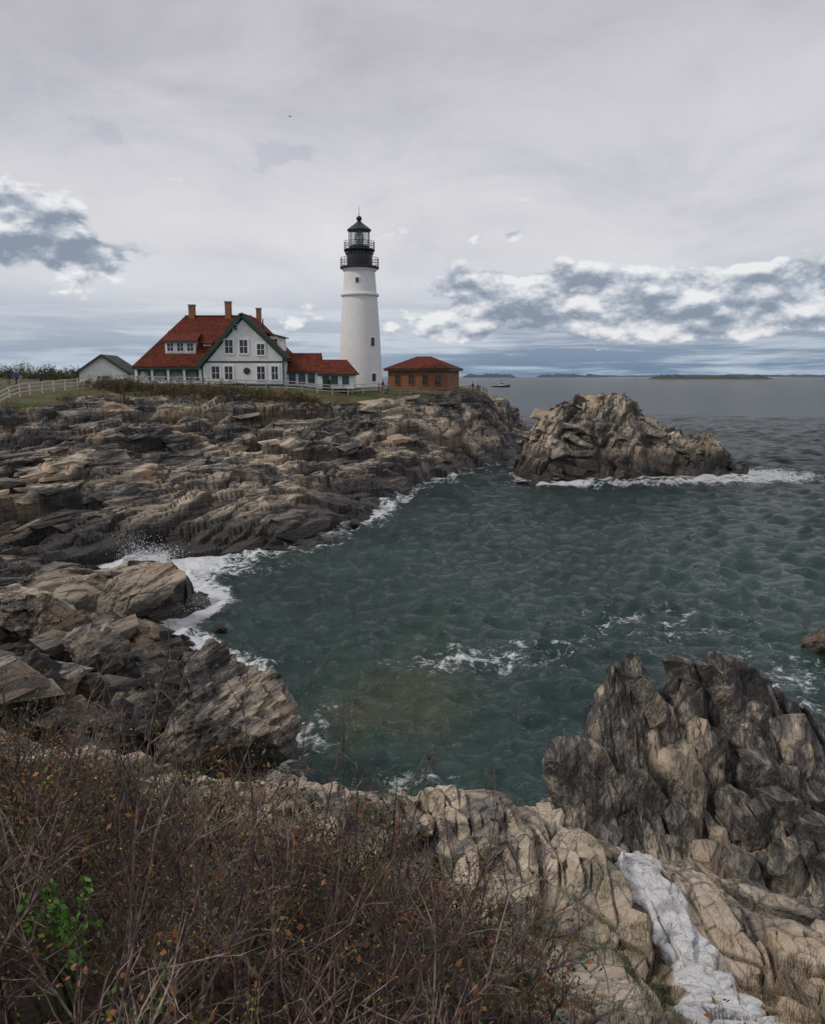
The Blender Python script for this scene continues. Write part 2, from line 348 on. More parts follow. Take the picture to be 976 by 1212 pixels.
for i in range(150):
    x=rng.uniform(2.6,10.5);y=rng.uniform(11.8,16.1);b_=float(outc(x,y))
    if b_<1.6: continue
    s=rng.choice([.2,.34,.52,.75],p=[.25,.32,.28,.15])*rng.uniform(.85,1.2)
    it.append(((x,y,b_-.66*s),(s*rng.uniform(.42,.68),s*rng.uniform(.7,1.1),s*rng.uniform(1.0,1.3)),(rng.normal()*.12-.14,-.28+rng.normal()*.1,.2+rng.normal()*.22)))
blocks('outcrop_blocks',it,M_out,oc,SLAB,.1)
def ico(sub):
    bm=bmesh.new();bmesh.ops.create_icosphere(bm,subdivisions=sub,radius=1)
    v=np.array([p.co[:] for p in bm.verts]);f=np.array([[q.index for q in p.verts] for p in bm.faces]);bm.free();return v,f
ICO={k:ico(k) for k in (1,2,3,4,6)}
def stone(sub,size,seed,nplanes=13,ns=0.):
    r=np.random.default_rng(seed);v,f=ICO[sub];v=v.copy()
    for i in range(nplanes):
        n=r.normal(size=3);n/=np.linalg.norm(n);d=r.uniform(.42,.75)
        k=v@n-d;v=v-np.outer(np.maximum(k,0)*1.0,n)
    if ns: 
        q=v*1.0
        h,_,_=crag(q[:,0]*3+seed,q[:,1]*3+q[:,2]*3,[(1.,.14,.3,1.),(.4,.06,.3,1.)],1.0,seed%50,1.6,.3,.95,.1,.2)
        v=v*(1+h[:,None]*ns)
    return v*np.array(size),f
def stones(name,lst,mat,smooth=False):
    Vs=[];Fs=[];o=0;tn=[]
    for (p,size,rot,sub,seed,ns) in lst:
        v,f=stone(sub,size,seed,ns=ns)
        m=np.array(Matrix.Rotation(rot[2],3,'Z')@Matrix.Rotation(rot[0],3,'X')@Matrix.Rotation(rot[1],3,'Y'))
        v=v@m.T+np.array(p);Vs.append(v);Fs.append(f+o);o+=len(v);tn.append(np.full(len(v),(seed*.618%1-.5)*.9))
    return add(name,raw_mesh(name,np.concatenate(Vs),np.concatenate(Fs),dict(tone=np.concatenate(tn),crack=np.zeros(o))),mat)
stones('shore_boulder',[((-6.0,21.8,1.5),(2.7,2.3,2.9),(.25,.35,.4),6,5,.7)],M_bould)
stones('shore_boulder',[((-14.2,30.6,2.4),(1.9,1.5,1.7),(.5,.2,.2),6,15,.7),((-12.2,29.2,1.5),(1.5,1.2,1.3),(.2,.6,1.2),4,25,.7),
  ((-13.6,36.9,1.5),(2.9,1.9,1.7),(.2,-.35,.3),6,35,.7),((-16.5,31.5,2.5),(2.6,1.7,1.6),(.3,.3,-.3),6,45,.7),((-15.6,25.5,2.9),(1.9,1.4,1.3),(.3,.3,.8),6,55,.7),
  ((-11.4,24.4,2.1),(1.2,1.0,.8),(.3,.5,.8),4,65,.7)],M_bould)
lst=[]
for i in range(2400):
    x=random.uniform(-13.5,-6.8);y=random.uniform(22.5,32.5)
    if random.random()<.15: s=random.uniform(.18,.42)
    else: s=random.uniform(.05,.15)
    lst.append([x,y,s,i])
zz=terrain(np.array([l[0] for l in lst]),np.array([l[1] for l in lst]))
L2=[((l[0],l[1],z+l[2]*.3),(l[2]*random.uniform(.8,1.5),l[2],l[2]*random.uniform(.5,.8)),(random.random(),random.random(),random.random()*6)) for l,z in zip(lst,zz[0]) if -.3<z<2.6]
blocks('beach_stones',L2,M_stone)
stones('sea_rock',[((18.3,33.6,.3),(1.3,1.1,1.1),(.2,.3,.4),4,75,.8),((19.6,33.9,.2),(1.2,1.1,.8),(.4,.1,.4),4,76,.8)],M_stone)
L3=[((-5.4,69,.2),(1.5,.8,.6),(.1,.2,.4),3,91,.8),((-4.8,63.5,.1),(1.3,.7,.5),(.1,.2,1.4),3,92,.8),((-11.6,43,-.1),(.6,.4,.3),(.1,.2,.4),3,93,.8),
 ((-9.3,37,-.1),(.5,.4,.28),(.1,.2,.4),3,94,.8),((24.5,93.3,.3),(1.1,.8,1.3),(.1,.5,.4),3,95,.8),((27,95,.2),(1.4,.8,.8),(.1,.2,.4),3,96,.8),((13,88.7,.1),(2,.9,.5),(.1,.1,.4),3,97,.8),((40.5,98,.3),(1.5,1.2,1.6),(.1,.1,.4),3,98,.8)]
stones('sea_rock',L3,M_stone)
print('rocks',time.time()-T0)
# ------------------------------------------------------------------ sea
rad=[6.]
while rad[-1]<26000:
    r=rad[-1];rad.append(r*(1.005 if r<260 else 1.02 if r<3000 else 1.1))
rad=np.array(rad)
th=np.radians(np.r_[np.arange(-85,-30,1.),np.arange(-30,30,.1),np.arange(30,86,1.)])
R,TH=np.meshgrid(rad,th,indexing='ij');X=R*np.sin(TH);Y=R*np.cos(TH)
Zw=np.zeros_like(X);DX=Zw.copy();DY=Zw.copy()
sp=np.maximum(.005*R,.0018*R)
wr=np.random.default_rng(3)
for i in range(84):
    lam=.35*(5.5/.35)**(wr.random());ang=math.radians(215+wr.normal()*48);k=2*math.pi/lam
    a=.0135*lam**.66;ph=wr.random()*6.28
    w=np.clip(lam/(sp*2.6)-.7,0,1)
    cal=.7+.3*ss(20,110,Y)
    kx,ky=math.cos(ang)*k,math.sin(ang)*k
    q=kx*X+ky*Y+ph+1.3*np.sin(X*.13+Y*.05+i)+1.3*np.cos(Y*.11-X*.04+i*2)
    Zw+=a*w*cal*np.sin(q);c=a*w*cal*np.cos(q)*1.0;DX+=c*math.cos(ang);DY+=c*math.sin(ang)
bl=np.full(X.shape,-9.);sel=(R<190)
bl[sel]=np.maximum(land(X[sel],Y[sel]),np.where((np.abs(X[sel]-28)<26)&(np.abs(Y[sel]-100)<26),isl(X[sel],Y[sel]),-9))
so=(R<26)&(X>0);bl[so]=np.maximum(bl[so],outc(X[so],Y[so]))
shore=ss(-1.7,-.1,bl)
def gau(cx,cy,rx,ry,rot=0):
    c,s=math.cos(rot),math.sin(rot);a=(X-cx)*c+(Y-cy)*s;b=-(X-cx)*s+(Y-cy)*c
    return np.exp(-(a/rx)**2-(b/ry)**2)
foam=shore*(.42+.75*gau(-13,44,7,9)+.7*gau(-8,33,5,6)+.7*gau(38,95,12,6)+.5*gau(24,92,12,4)+.3*gau(-3,72,5,10))
foam+=.62*gau(-13.8,45,2.8,7,-.15)+.6*gau(-11.2,36,1.8,6,.3)+.36*gau(-8,30,2.4,3)+.95*gau(44,99,6,6)+.85*gau(35,92.5,11,3.)+.7*gau(21,89,10,2.6)+.5*gau(-14,49.5,6,2)
foam+=.42*gau(2.6,32.2,3.0,1.2)+.30*gau(4.6,34,5,1.6,.3)+.45*gau(-3.6,26,1.2,2.6)+.3*gau(0,22,1.6,1.5)+.42*gau(15.5,30,5,3.6)+.30*gau(12,38,5,4)+.4*gau(-3,66,1.8,4)+.42*gau(4,93,2,4)+.35*gau(9,98,3,3)
foam+=.85*gau(130,905,36,7)
foam=np.clip(foam,0,1.1)
shal=.8*gau(-.8,27.5,3.4,5.5,-.3)+.5*gau(0,38,9,14)+.5*shore*ss(60,30,R)
V=np.stack([X+DX,Y+DY,Zw],-1).reshape(-1,3)
F=gridfaces(*R.shape,keep=(bl<1.5))
V,F,A=compact(V,F,dict(foam=foam,shallow=np.clip(shal,0,1)))
m,nt,p=newmat('sea_water');N=NT(nt);L=nt.links;pos=N.pos()
flat=N.map(pos,(1,1,0))
big=N.noise(flat,.07,3,.6)
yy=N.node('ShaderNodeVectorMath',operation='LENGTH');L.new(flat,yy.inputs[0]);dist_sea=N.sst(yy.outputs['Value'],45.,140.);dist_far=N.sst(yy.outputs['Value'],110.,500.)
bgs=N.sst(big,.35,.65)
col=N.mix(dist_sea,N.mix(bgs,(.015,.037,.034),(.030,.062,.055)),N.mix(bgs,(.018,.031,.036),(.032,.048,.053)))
sh=N.m('ADD',N.attr('shallow'),N.m('MULTIPLY',N.m('SUBTRACT',N.noise(flat,.35,3,.6),.5),.9),None,True)
col=N.mix(N.m('MULTIPLY',sh,.6),col,(.034,.072,.057))
col=N.mix(N.m('MULTIPLY',N.sst(sh,.5,1.),.5),col,(.08,.08,.037))
fo=N.attr('foam')
nc=N.node('ShaderNodeTexNoise');L.new(flat,nc.inputs['Vector']);nc.inputs['Scale'].default_value=.7;nc.inputs['Detail'].default_value=5;nc.inputs['Roughness'].default_value=.62
n1=nc.outputs['Fac'];n2=N.noise(flat,3.2,4,.65,1.0)
vo=N.node('ShaderNodeTexVoronoi',feature='DISTANCE_TO_EDGE');vo.inputs['Scale'].default_value=1.5
wd=N.node('ShaderNodeVectorMath',operation='MULTIPLY_ADD');L.new(nc.outputs['Color'],wd.inputs[0]);wd.inputs[1].default_value=(2.2,2.2,0);L.new(flat,wd.inputs[2])
L.new(wd.outputs[0],vo.inputs['Vector'])
lace=N.sst(vo.outputs['Distance'],0.,.22,.35,-.25)
v=N.m('ADD',N.m('MULTIPLY',fo,1.2),N.m('MULTIPLY',N.m('SUBTRACT',n1,.5),1.9))
v=N.m('ADD',v,N.m('MULTIPLY',N.m('SUBTRACT',n2,.5),1.5));v=N.m('ADD',v,N.m('MULTIPLY',lace,.6))
ff=N.sst(v,.48,1.08)
ff=N.m('MULTIPLY',ff,N.sst(fo,.02,.12))
cap=N.noise(N.map(flat,(.16,.5,1)),.8,4,.7)
ff=N.m('MAXIMUM',ff,N.m('MULTIPLY',N.sst(cap,.69,.76),.6))
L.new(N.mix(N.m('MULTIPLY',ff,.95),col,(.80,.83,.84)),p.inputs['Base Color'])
L.new(N.m('ADD',N.m('ADD',.08,N.m('MULTIPLY',dist_sea,.12)),N.m('MULTIPLY',ff,.6)),p.inputs['Roughness']);p.inputs['IOR'].default_value=1.33
L.new(N.m('SUBTRACT',N.m('SUBTRACT',.5,N.m('MULTIPLY',dist_sea,.20)),N.m('MULTIPLY',dist_far,.14)),p.inputs['Specular IOR Level'])
hh=N.m('ADD',N.m('MULTIPLY',N.noise(N.map(flat,(1,1.5,1),(0,0,.4)),.75,6,.70,.3),N.m('ADD',N.m('ADD',.55,N.m('MULTIPLY',dist_sea,1.2)),N.m('MULTIPLY',dist_far,2.))),N.m('MULTIPLY',N.noise(N.map(flat,(1.,1.7,1),(0,0,-.3)),3.2,3,.62,.4),.10))
hh=N.m('ADD',hh,N.m('MULTIPLY',ff,.04))
L.new(N.bump(hh,1.,1.),p.inputs['Normal'])
add('sea',raw_mesh('sea',V,F,A,True),m)
print('sea',len(V),time.time()-T0)
def octs_mesh(P,s):
    o=np.array([[1,0,0],[-1,0,0],[0,1,0],[0,-1,0],[0,0,1],[0,0,-1]],float)
    f=np.array([[0,2,4],[2,1,4],[1,3,4],[3,0,4],[2,0,5],[1,2,5],[3,1,5],[0,3,5]])
    V=(P[:,None]+o[None]*s[:,None,None]).reshape(-1,3);F=(f[None]+np.arange(len(P))[:,None,None]*6).reshape(-1,3);return V,F
n=7000;t=rng.random(n);c=rng.integers(0,4,n)
cen=np.array([[-18.0,51.2,.1],[-16.6,51.6,.0],[-17.2,50.8,.0],[-12.2,40.2,0]])[c];hh_=np.array([2.0,1.2,.9,.7])[c]
P=cen+np.stack([rng.normal(size=n)*.6*(.5+t),rng.normal(size=n)*.4,hh_*t**1.2*rng.random(n)],1)
V,F=octs_mesh(P,.008+.026*rng.random(n)**3)
M_foam=simple('spray_foam',(.8,.82,.83),.6,.03)
add('wave_spray',raw_mesh('spray',V,F),M_foam)
# ------------------------------------------------------------------ building helper
class B:
    def __init__(s,name,loc,rz=0):
        s.e=bpy.data.objects.new(name,None);scene.collection.objects.link(s.e);s.e.location=loc;s.e.rotation_euler=(0,0,rz);s.p={}
    def poly(s,part,mat,V,F):
        a=s.p.setdefault(part,([],[],[],mat));o=len(a[0]);a[0].extend([tuple(v) for v in V]);a[1].extend([[i+o for i in f] for f in F])
    def box(s,part,mat,x0,x1,y0,y1,z0,z1):
        V=[(x,y,z) for x in (x0,x1) for y in (y0,y1) for z in (z0,z1)]
        s.poly(part,mat,V,[(0,1,3,2),(4,6,7,5),(0,4,5,1),(2,3,7,6),(0,2,6,4),(1,5,7,3)])
    def beam(s,part,mat,p0,p1,w,h):
        p0=Vector(p0);p1=Vector(p1);d=(p1-p0).normalized();u=Vector((0,0,1)) if abs(d.z)<.95 else Vector((0,1,0))
        sd=d.cross(u).normalized();up=sd.cross(d)
        V=[tuple(q+sd*a*w/2+up*b*h/2) for q in (p0,p1) for a in (-1,1) for b in (-1,1)]
        s.poly(part,mat,V,[(0,1,3,2),(4,6,7,5),(0,4,5,1),(2,3,7,6),(0,2,6,4),(1,5,7,3)])
    def rev(s,part,mat,prof,n=48,cx=0,cy=0,smooth=True):
        V=[];F=[];k=len(prof)
        for i in range(n):
            a=2*math.pi*i/n
            for r,z in prof: V.append((cx+r*math.cos(a),cy+r*math.sin(a),z))
        for i in range(n):
            j=(i+1)%n
            for q in range(k-1): F.append((i*k+q,j*k+q,j*k+q+1,i*k+q+1))
        s.poly(part,mat,V,F);s.p[part][2].append(smooth)
    def slab(s,part,mat,quad,th):
        q=[Vector(v) for v in quad];n=(q[1]-q[0]).cross(q[2]-q[0]).normalized()
        V=[tuple(v) for v in q]+[tuple(v-n*th) for v in q];k=len(q)
        F=[tuple(range(k)),tuple(range(2*k-1,k-1,-1))]+[(i,i+k,(i+1)%k+k,(i+1)%k) for i in range(k)]
        s.poly(part,mat,V,F)
    def window(s,x,z,w,h,y=0,fr=None,gl=None,mull=(1,1),axis='y',sgn=-1,f=.09):
        def bx(part,mat,a0,a1,d0,d1,z0,z1):
            d0,d1=sorted((y+sgn*d0,y+sgn*d1))
            if axis=='y': s.box(part,mat,a0,a1,d0,d1,z0,z1)
            else: s.box(part,mat,d0,d1,a0,a1,z0,z1)
        bx('window_glass',gl,x-w/2,x+w/2,.01,.03,z-h/2,z+h/2)
        bx('window_frames',fr,x-w/2-f,x-w/2,0,.09,z-h/2-f,z+h/2+f);bx('window_frames',fr,x+w/2,x+w/2+f,0,.09,z-h/2-f,z+h/2+f)
        bx('window_frames',fr,x-w/2,x+w/2,0,.088,z+h/2,z+h/2+f);bx('window_frames',fr,x-w/2-.05,x+w/2+.05,0,.12,z-h/2-f,z-h/2)
        for i in range(mull[0]):
            c=x-w/2+w*(i+1)/(mull[0]+1);bx('window_bars',fr,c-.025,c+.025,.03,.06,z-h/2,z+h/2)
        for i in range(mull[1]):
            c=z-h/2+h*(i+1)/(mull[1]+1);bx('window_bars',fr,x-w/2,x+w/2,.03,.065,c-.025,c+.025)
    def finish(s):
        for k,(V,F,sm,mat) in s.p.items():
            me=bpy.data.meshes.new(k);me.from_pydata(V,[],F)
            if sm and all(sm):
                for q in me.polygons: q.use_smooth=True
                me.set_sharp_from_angle(angle=math.radians(35))
            add(k,me,mat,s.e)
        return s.e
M_white=simple('white_clapboard',(.80,.81,.80),.55,.06,1.2)
nt=M_white.node_tree;N=NT(nt);p=nt.nodes['Principled BSDF']
tcn=N.node('ShaderNodeTexCoord');wv=N.node('ShaderNodeTexWave',wave_type='BANDS',bands_direction='Z',wave_profile='SAW');nt.links.new(tcn.outputs['Object'],wv.inputs['Vector']);wv.inputs['Scale'].default_value=2.2
nt.links.new(N.bump(wv.outputs['Fac'],.02),p.inputs['Normal'])
M_trimg=simple('green_trim_paint',(.012,.048,.034),.5,.15)
M_trimw=simple('white_trim_paint',(.76,.77,.76),.5,.05)
M_glass=simple('window_glass_dark',(.03,.035,.04),.06,.3)
M_blind=simple('window_glass_blind',(.07,.08,.09),.1,.5,.9)
M_black=simple('black_iron_paint',(.012,.013,.014),.4,.2)
M_conc=simple('foundation_stone',(.28,.26,.23),.85,.25,2.,.03)
def roof_mat(name,c):
    m,nt,p=newmat(name);N=NT(nt);pos=N.pos();sp=N.node('ShaderNodeSeparateXYZ');nt.links.new(pos,sp.inputs[0])
    course=N.m('FRACT',N.m('MULTIPLY',sp.outputs[2],6.))
    cv=N.node('ShaderNodeCombineXYZ');nt.links.new(N.m('FLOOR',N.m('MULTIPLY',sp.outputs[0],3.)),cv.inputs[0]);nt.links.new(N.m('FLOOR',N.m('MULTIPLY',sp.outputs[2],6.)),cv.inputs[1]);nt.links.new(N.m('FLOOR',N.m('MULTIPLY',sp.outputs[1],3.)),cv.inputs[2])
    wn=N.node('ShaderNodeTexWhiteNoise');nt.links.new(cv.outputs[0],wn.inputs['Vector'])
    t=N.m('ADD',N.m('MULTIPLY',wn.outputs['Value'],.45),N.m('MULTIPLY',N.noise(pos,.7,4,.65),.8))
    col=N.ramp(t,[(.25,tuple(x*.55 for x in c)),(.6,c),(.95,tuple(x*1.45 for x in c))])
    nt.links.new(col,p.inputs['Base Color']);p.inputs['Roughness'].default_value=.9;p.inputs['Specular IOR Level'].default_value=.2
    nt.links.new(N.bump(course,.03,.8),p.inputs['Normal']);return m
M_roof=roof_mat('red_shingle_roof',(.115,.030,.018))
M_roofg=roof_mat('grey_shingle_roof',(.11,.105,.10))
def brick_mat(name,c1,c2,mortar,sc,bmp=.01,cyl=False,msize=.02,nb=.03):
    m,nt,p=newmat(name);N=NT(nt);tc=N.node('ShaderNodeTexCoord');sp=N.node('ShaderNodeSeparateXYZ');nt.links.new(tc.outputs['Object'],sp.inputs[0])
    cv=N.node('ShaderNodeCombineXYZ')
    if cyl: nt.links.new(N.m('MULTIPLY',N.m('ARCTAN2',sp.outputs[1],sp.outputs[0]),2.6),cv.inputs[0])
    else: nt.links.new(N.m('ADD',sp.outputs[0],sp.outputs[1]),cv.inputs[0])
    nt.links.new(sp.outputs[2],cv.inputs[1])
    br=N.node('ShaderNodeTexBrick');nt.links.new(cv.outputs[0],br.inputs['Vector'])
    br.inputs['Color1'].default_value=(*c1,1);br.inputs['Color2'].default_value=(*c2,1);br.inputs['Mortar'].default_value=(*mortar,1)
    br.inputs['Scale'].default_value=sc;br.inputs['Mortar Size'].default_value=msize
    n=N.noise(tc.outputs['Object'],.9,4,.65)
    col=N.mix(N.sst(n,.4,.8,0.,.35),br.outputs['Color'],tuple(x*.68 for x in c1))
    nt.links.new(col,p.inputs['Base Color']);p.inputs['Roughness'].default_value=.8
    b=N.bump(br.outputs['Fac'],bmp,1.);b.node.invert=True
    b=N.bump(N.noise(tc.outputs['Object'],3.5,5,.65),nb,.7,b)
    nt.links.new(b,p.inputs['Normal']);return m
M_brick=brick_mat('red_brick',(.30,.125,.05),(.21,.08,.036),(.26,.18,.12),2.2)
M_tower=brick_mat('whitewashed_masonry',(.85,.84,.82),(.81,.80,.78),(.76,.75,.73),1.5,.012,True,.03,.06)
M_lens,nt,p=newmat('lantern_glass');p.inputs['Base Color'].default_value=(.75,.8,.78,1);p.inputs['Roughness'].default_value=.05;p.inputs['Transmission Weight'].default_value=.9;p.inputs['IOR'].default_value=1.08
# ------------------------------------------------------------------ lighthouse
b=B('lighthouse',(-7.1,111,9.6))
b.rev('foundation_ring',M_conc,[(0,.9),(3.25,.9),(3.3,0),(3.3,-1.5)],64)
b.rev('tower',M_tower,[(3.0,.3),(2.86,4),(2.66,8),(2.44,11.5),(2.33,13.0)],72)
b.rev('belt_course',M_tower,[(2.33,12.95),(2.58,13.0),(2.6,13.22),(2.5,13.32),(2.28,13.34)],72)
b.rev('upper_tower',M_tower,[(2.27,13.32),(2.18,14.6),(2.05,16.1),(2.3,16.35),(2.36,16.55)],72)
b.rev('lower_gallery_deck',M_black,[(2.1,16.45),(2.55,16.55),(2.62,16.62),(2.62,16.82),(1.7,16.84)],48)
b.rev('watch_room_drum',M_black,[(1.85,16.8),(1.85,17.0),(1.72,17.05),(1.72,18.75),(1.95,18.9)],32)
b.rev('upper_gallery_deck',M_black,[(1.7,18.85),(2.08,18.92),(2.08,19.05),(1.2,19.08)],48)
b.rev('lantern_base',M_black,[(1.42,19.05),(1.42,19.45),(1.3,19.5)],16)
b.rev('lantern_glass',M_lens,[(1.36,19.45),(1.36,21.5)],16,smooth=False)
b.rev('fresnel_lens',simple('lens_brass_glass',(.35,.4,.36),.15,.3,5),[(0,19.5),(.45,19.6),(.55,20.2),(.6,20.6),(.5,21.1),(0,21.35)],24)
b.rev('roof_dome',simple('dark_green_roof',(.012,.03,.026),.45,.2),[(1.3,21.42),(1.62,21.46),(1.6,21.6),(1.15,21.95),(.6,22.35),(.3,22.6),(.22,22.75)],32)
b.rev('ventilator_ball',M_black,[(0.2,22.7),(.34,22.85),(.38,23.05),(.3,23.25),(.1,23.36),(0,23.4)],24)
b.rev('lightning_rod',M_black,[(.035,23.3),(.02,24.5),(0,24.55)],6)
for i in range(16):
    a=2*math.pi*i/16;c,s=math.cos(a),math.sin(a)
    b.beam('lantern_mullions',M_black,(1.38*c,1.38*s,19.45),(1.38*c,1.38*s,21.45),.04,.04)
for k in (20.1,20.8):
    for i in range(16):
        a=2*math.pi*i/16;a2=2*math.pi*(i+1)/16;b.beam('lantern_mullions',M_black,(1.38*math.cos(a),1.38*math.sin(a),k),(1.38*math.cos(a2),1.38*math.sin(a2),k),.03,.03)
for r,z0,hh,nn in ((2.55,16.82,1.1,24),(2.02,19.05,1.0,20)):
    for i in range(nn):
        a=2*math.pi*i/nn;a2=2*math.pi*(i+1)/nn;b.beam('gallery_railing',M_black,(r*math.cos(a),r*math.sin(a),z0),(r*math.cos(a),r*math.sin(a),z0+hh),.05,.05)
        for q in (.38,.7,1.): b.beam('gallery_railing',M_black,(r*math.cos(a),r*math.sin(a),z0+hh*q),(r*math.cos(a2),r*math.sin(a2),z0+hh*q),.045,.045)
for i in range(20):
    a=2*math.pi*i/20;b.beam('gallery_brackets',M_black,(1.75*math.cos(a),1.75*math.sin(a),18.3),(2.0*math.cos(a),2.0*math.sin(a),18.9),.08,.08)
def twin(a,z,r,w,h):
    c,s=math.cos(a),math.sin(a);o=Vector((c*r,s*r,z));t=Vector((-s,c,0))
    for d,ww,hh2,part,mat in ((.04,w+.25,h+.25,'window_surrounds',M_trimw),(.09,w,h,'tower_windows',M_glass)):
        V=[tuple(o+t*x*ww/2+Vector((c,s,0))*y+Vector((0,0,zq*hh2/2))) for x in (-1,1) for y in (-.3,d) for zq in (-1,1)]
        b.poly(part,mat,V,[(0,1,3,2),(4,6,7,5),(0,4,5,1),(2,3,7,6),(0,2,6,4),(1,5,7,3)])
twin(math.radians(-50),6.9,2.72,.55,1.1);twin(math.radians(-95),14.9,2.17,.4,.6);twin(math.radians(-50),2.2,2.93,.6,1.0)
b.finish()
# ------------------------------------------------------------------ keeper's house
b=B('keepers_house',(-20.8,100,10.6))
EL,ER,PK=2.9,4.0,8.9
xl,xr=-5.2,4.9;Dp=10.
b.box('foundation',M_conc,-13.6,xr-.03,1.6,Dp-.03,-1.4,.25);b.box('foundation',M_conc,xl+.03,xr-.03,.03,1.6,-1.4,.25)
b.poly('walls',M_white,[(xl,0,.2),(xr,0,.2),(xr,0,ER),(0,0,PK-.1),(xl,0,EL),(xl,Dp,.2),(xr,Dp,.2),(xr,Dp,ER),(0,Dp,PK-.1),(xl,Dp,EL)],[(0,1,2,3,4),(5,9,8,7,6),(1,6,7,2),(0,4,9,5)])
b.box('walls',M_white,-13.6,xl-.002,2.6,Dp,.2,2.75)
b.slab('roof',M_roof,[(0,-.45,PK+.1),(0,Dp+.4,PK+.1),(xl-.55,Dp+.4,EL-.45),(xl-.55,-.45,EL-.45)],.22)
b.slab('roof',M_roof,[(0,-.45,PK+.1),(xr+.5,-.45,ER-.4),(xr+.5,Dp+.4,ER-.4),(0,Dp+.4,PK+.1)],.22)
for xe,ze in ((xl-.57,EL-.62),(xr+.52,ER-.57)):
    b.beam('rake_boards',M_trimg,(0,-.5,PK-.08),(xe,-.5,ze),.09,.46)
    b.beam('rake_boards',M_trimg,(0,-.04,PK-.55),(xe*.93,-.04,ze+.05),.08,.2)
b.box('eave_boards',M_trimg,xr+.42,xr+.53,-.4,Dp+.3,ER-.78,ER-.52)
b.box('corner_boards',M_trimg,xl-.03,xl+.14,-.03,.14,.2,EL-.2);b.box('corner_boards',M_trimg,xr-.14,xr+.03,-.03,.14,.2,ER-.35)
b.box('belt_board',M_trimg,xl+.15,xr-.15,-.05,0,3.0,3.2)
b.box('belt_board',M_trimg,xl+.15,xr-.15,-.05,0,.2,.45)
z0,zr,y0,yr,yb=2.55,9.05,.7,5.9,11.0
b.slab('roof_wing',M_roof,[(-14.1,y0,z0),(xl+1.2,y0,z0),(.0,yr-2.0,zr-2.4),(.0,yr,zr),(-8.6,yr,zr)],.2)
b.slab('roof_wing',M_roof,[(-14.1,y0,z0),(-8.6,yr,zr),(-14.1,yb,z0)],.2)
b.slab('roof_wing',M_roof,[(-8.6,yr,zr),(0,yr,zr),(0,yb,z0),(-14.1,yb,z0)],.2)
b.beam('roof_ridge',M_roof,(-8.6,yr,zr+.02),(0,yr,zr+.02),.22,.12)
b.box('eave_boards',M_trimg,-14.1,xl-.6,y0-.05,y0+.05,z0-.36,z0-.1)
xs=[-13.7+2.0*i for i in range(5)]
for x in xs: b.box('porch_piers',M_trimw,x-.16,x+.16,1.0,1.3,-.2,z0-.25)
for i in range(4):
    a0,a1=xs[i]+.16,xs[i+1]-.16;c=(a0+a1)/2;rr=(a1-a0)/2;n=12
    V=[];Fq=[]
    for yy_ in (1.06,1.24):
        for k in range(n+1):
            t=math.pi*k/n;V+= [(c-rr*math.cos(t),yy_,1.15+rr*.95*math.sin(t)),(c-rr*math.cos(t),yy_,z0-.28)]
    m2=2*(n+1)
    for k in range(n):
        q=2*k;Fq+=[(q,q+2,q+3,q+1),(m2+q,m2+q+1,m2+q+3,m2+q+2),(q,m2+q,m2+q+2,q+2)]
    b.poly('porch_arches',M_trimg,V,Fq)
    b.box('porch_rail',M_trimw,a0,a1,1.1,1.2,.55,.68)
b.box('porch_floor',M_conc,-13.9,xl-.01,.9,2.58,-1.2,0)
for x in (-12.3,-10.2,-8.0,-6.2): b.window(x,1.4,.8,1.3,2.6,M_trimw,M_glass)
dx0,dx1,dy=-10.2,-6.4,2.0
b.box('dormer_walls',M_trimw,dx0,dx1,dy,4.6,3.6,5.85)
b.slab('dormer_roof',M_roof,[(dx0-.3,dy-.4,5.75),(dx1+.3,dy-.4,5.75),(dx1+.3,4.9,7.15),(dx0-.3,4.9,7.15)],.16)
b.box('dormer_trim',M_trimg,dx0-.3,dx1+.3,dy-.46,dy-.402,5.5,5.72)
for x in (-9.55,-8.3,-7.05): b.window(x,4.95,.75,.95,dy,M_trimg,M_blind,(1,1))
b.box('dormer_walls',M_trimw,-5.6,-4.6,2.75,4.4,4.6,5.5);b.slab('dormer_roof',M_roof,[(-5.9,2.4,5.45),(-4.3,2.4,5.45),(-4.3,4.8,6.6),(-5.9,4.8,6.6)],.12)
b.box('dormer_walls',M_trimw,2.2,4.4,3.2,5.6,4.5,6.35);b.slab('dormer_roof',M_roof,[(1.6,2.9,7.05),(4.75,2.9,6.25),(4.75,5.9,6.25),(1.6,5.9,7.05)],.15)
b.window(3.3,5.6,.8,.8,3.2,M_trimg,M_blind)
for x in (-1.75,.05): b.window(x,4.95,.95,1.6,0,M_trimg,M_blind,(1,1),f=.18)
b.window(2.15,4.6,.9,1.3,0,M_trimg,M_blind,(1,1),f=.17);b.window(-.85,7.2,.5,.6,0,M_trimg,M_blind,(0,1))
for x,w in ((-3.5,.95),(-1.9,.95),(2.1,.95),(3.8,.8)): b.window(x,1.75,w,1.6,0,M_trimg,M_blind,(1,1),f=.18)
V=[(.35+.42*math.cos(t),-.08,2.0+.42*math.sin(t)) for t in [2*math.pi*i/16 for i in range(16)]]+[(.35+.42*math.cos(t),0,2.0+.42*math.sin(t)) for t in [2*math.pi*i/16 for i in range(16)]]
b.poly('round_window_frame',M_trimg,V,[tuple(range(16))]+[(i,i+16,(i+1)%16+16,(i+1)%16) for i in range(16)])
V=[(.35+.3*math.cos(t),-.1,2.0+.3*math.sin(t)) for t in [2*math.pi*i/16 for i in range(16)]];b.poly('round_window_glass',M_glass,V,[tuple(range(16))])
for y in (2.5,5,7.5): b.window(y,2.0,.8,1.4,xr,M_trimg,M_blind,(1,1),axis='x',sgn=1)
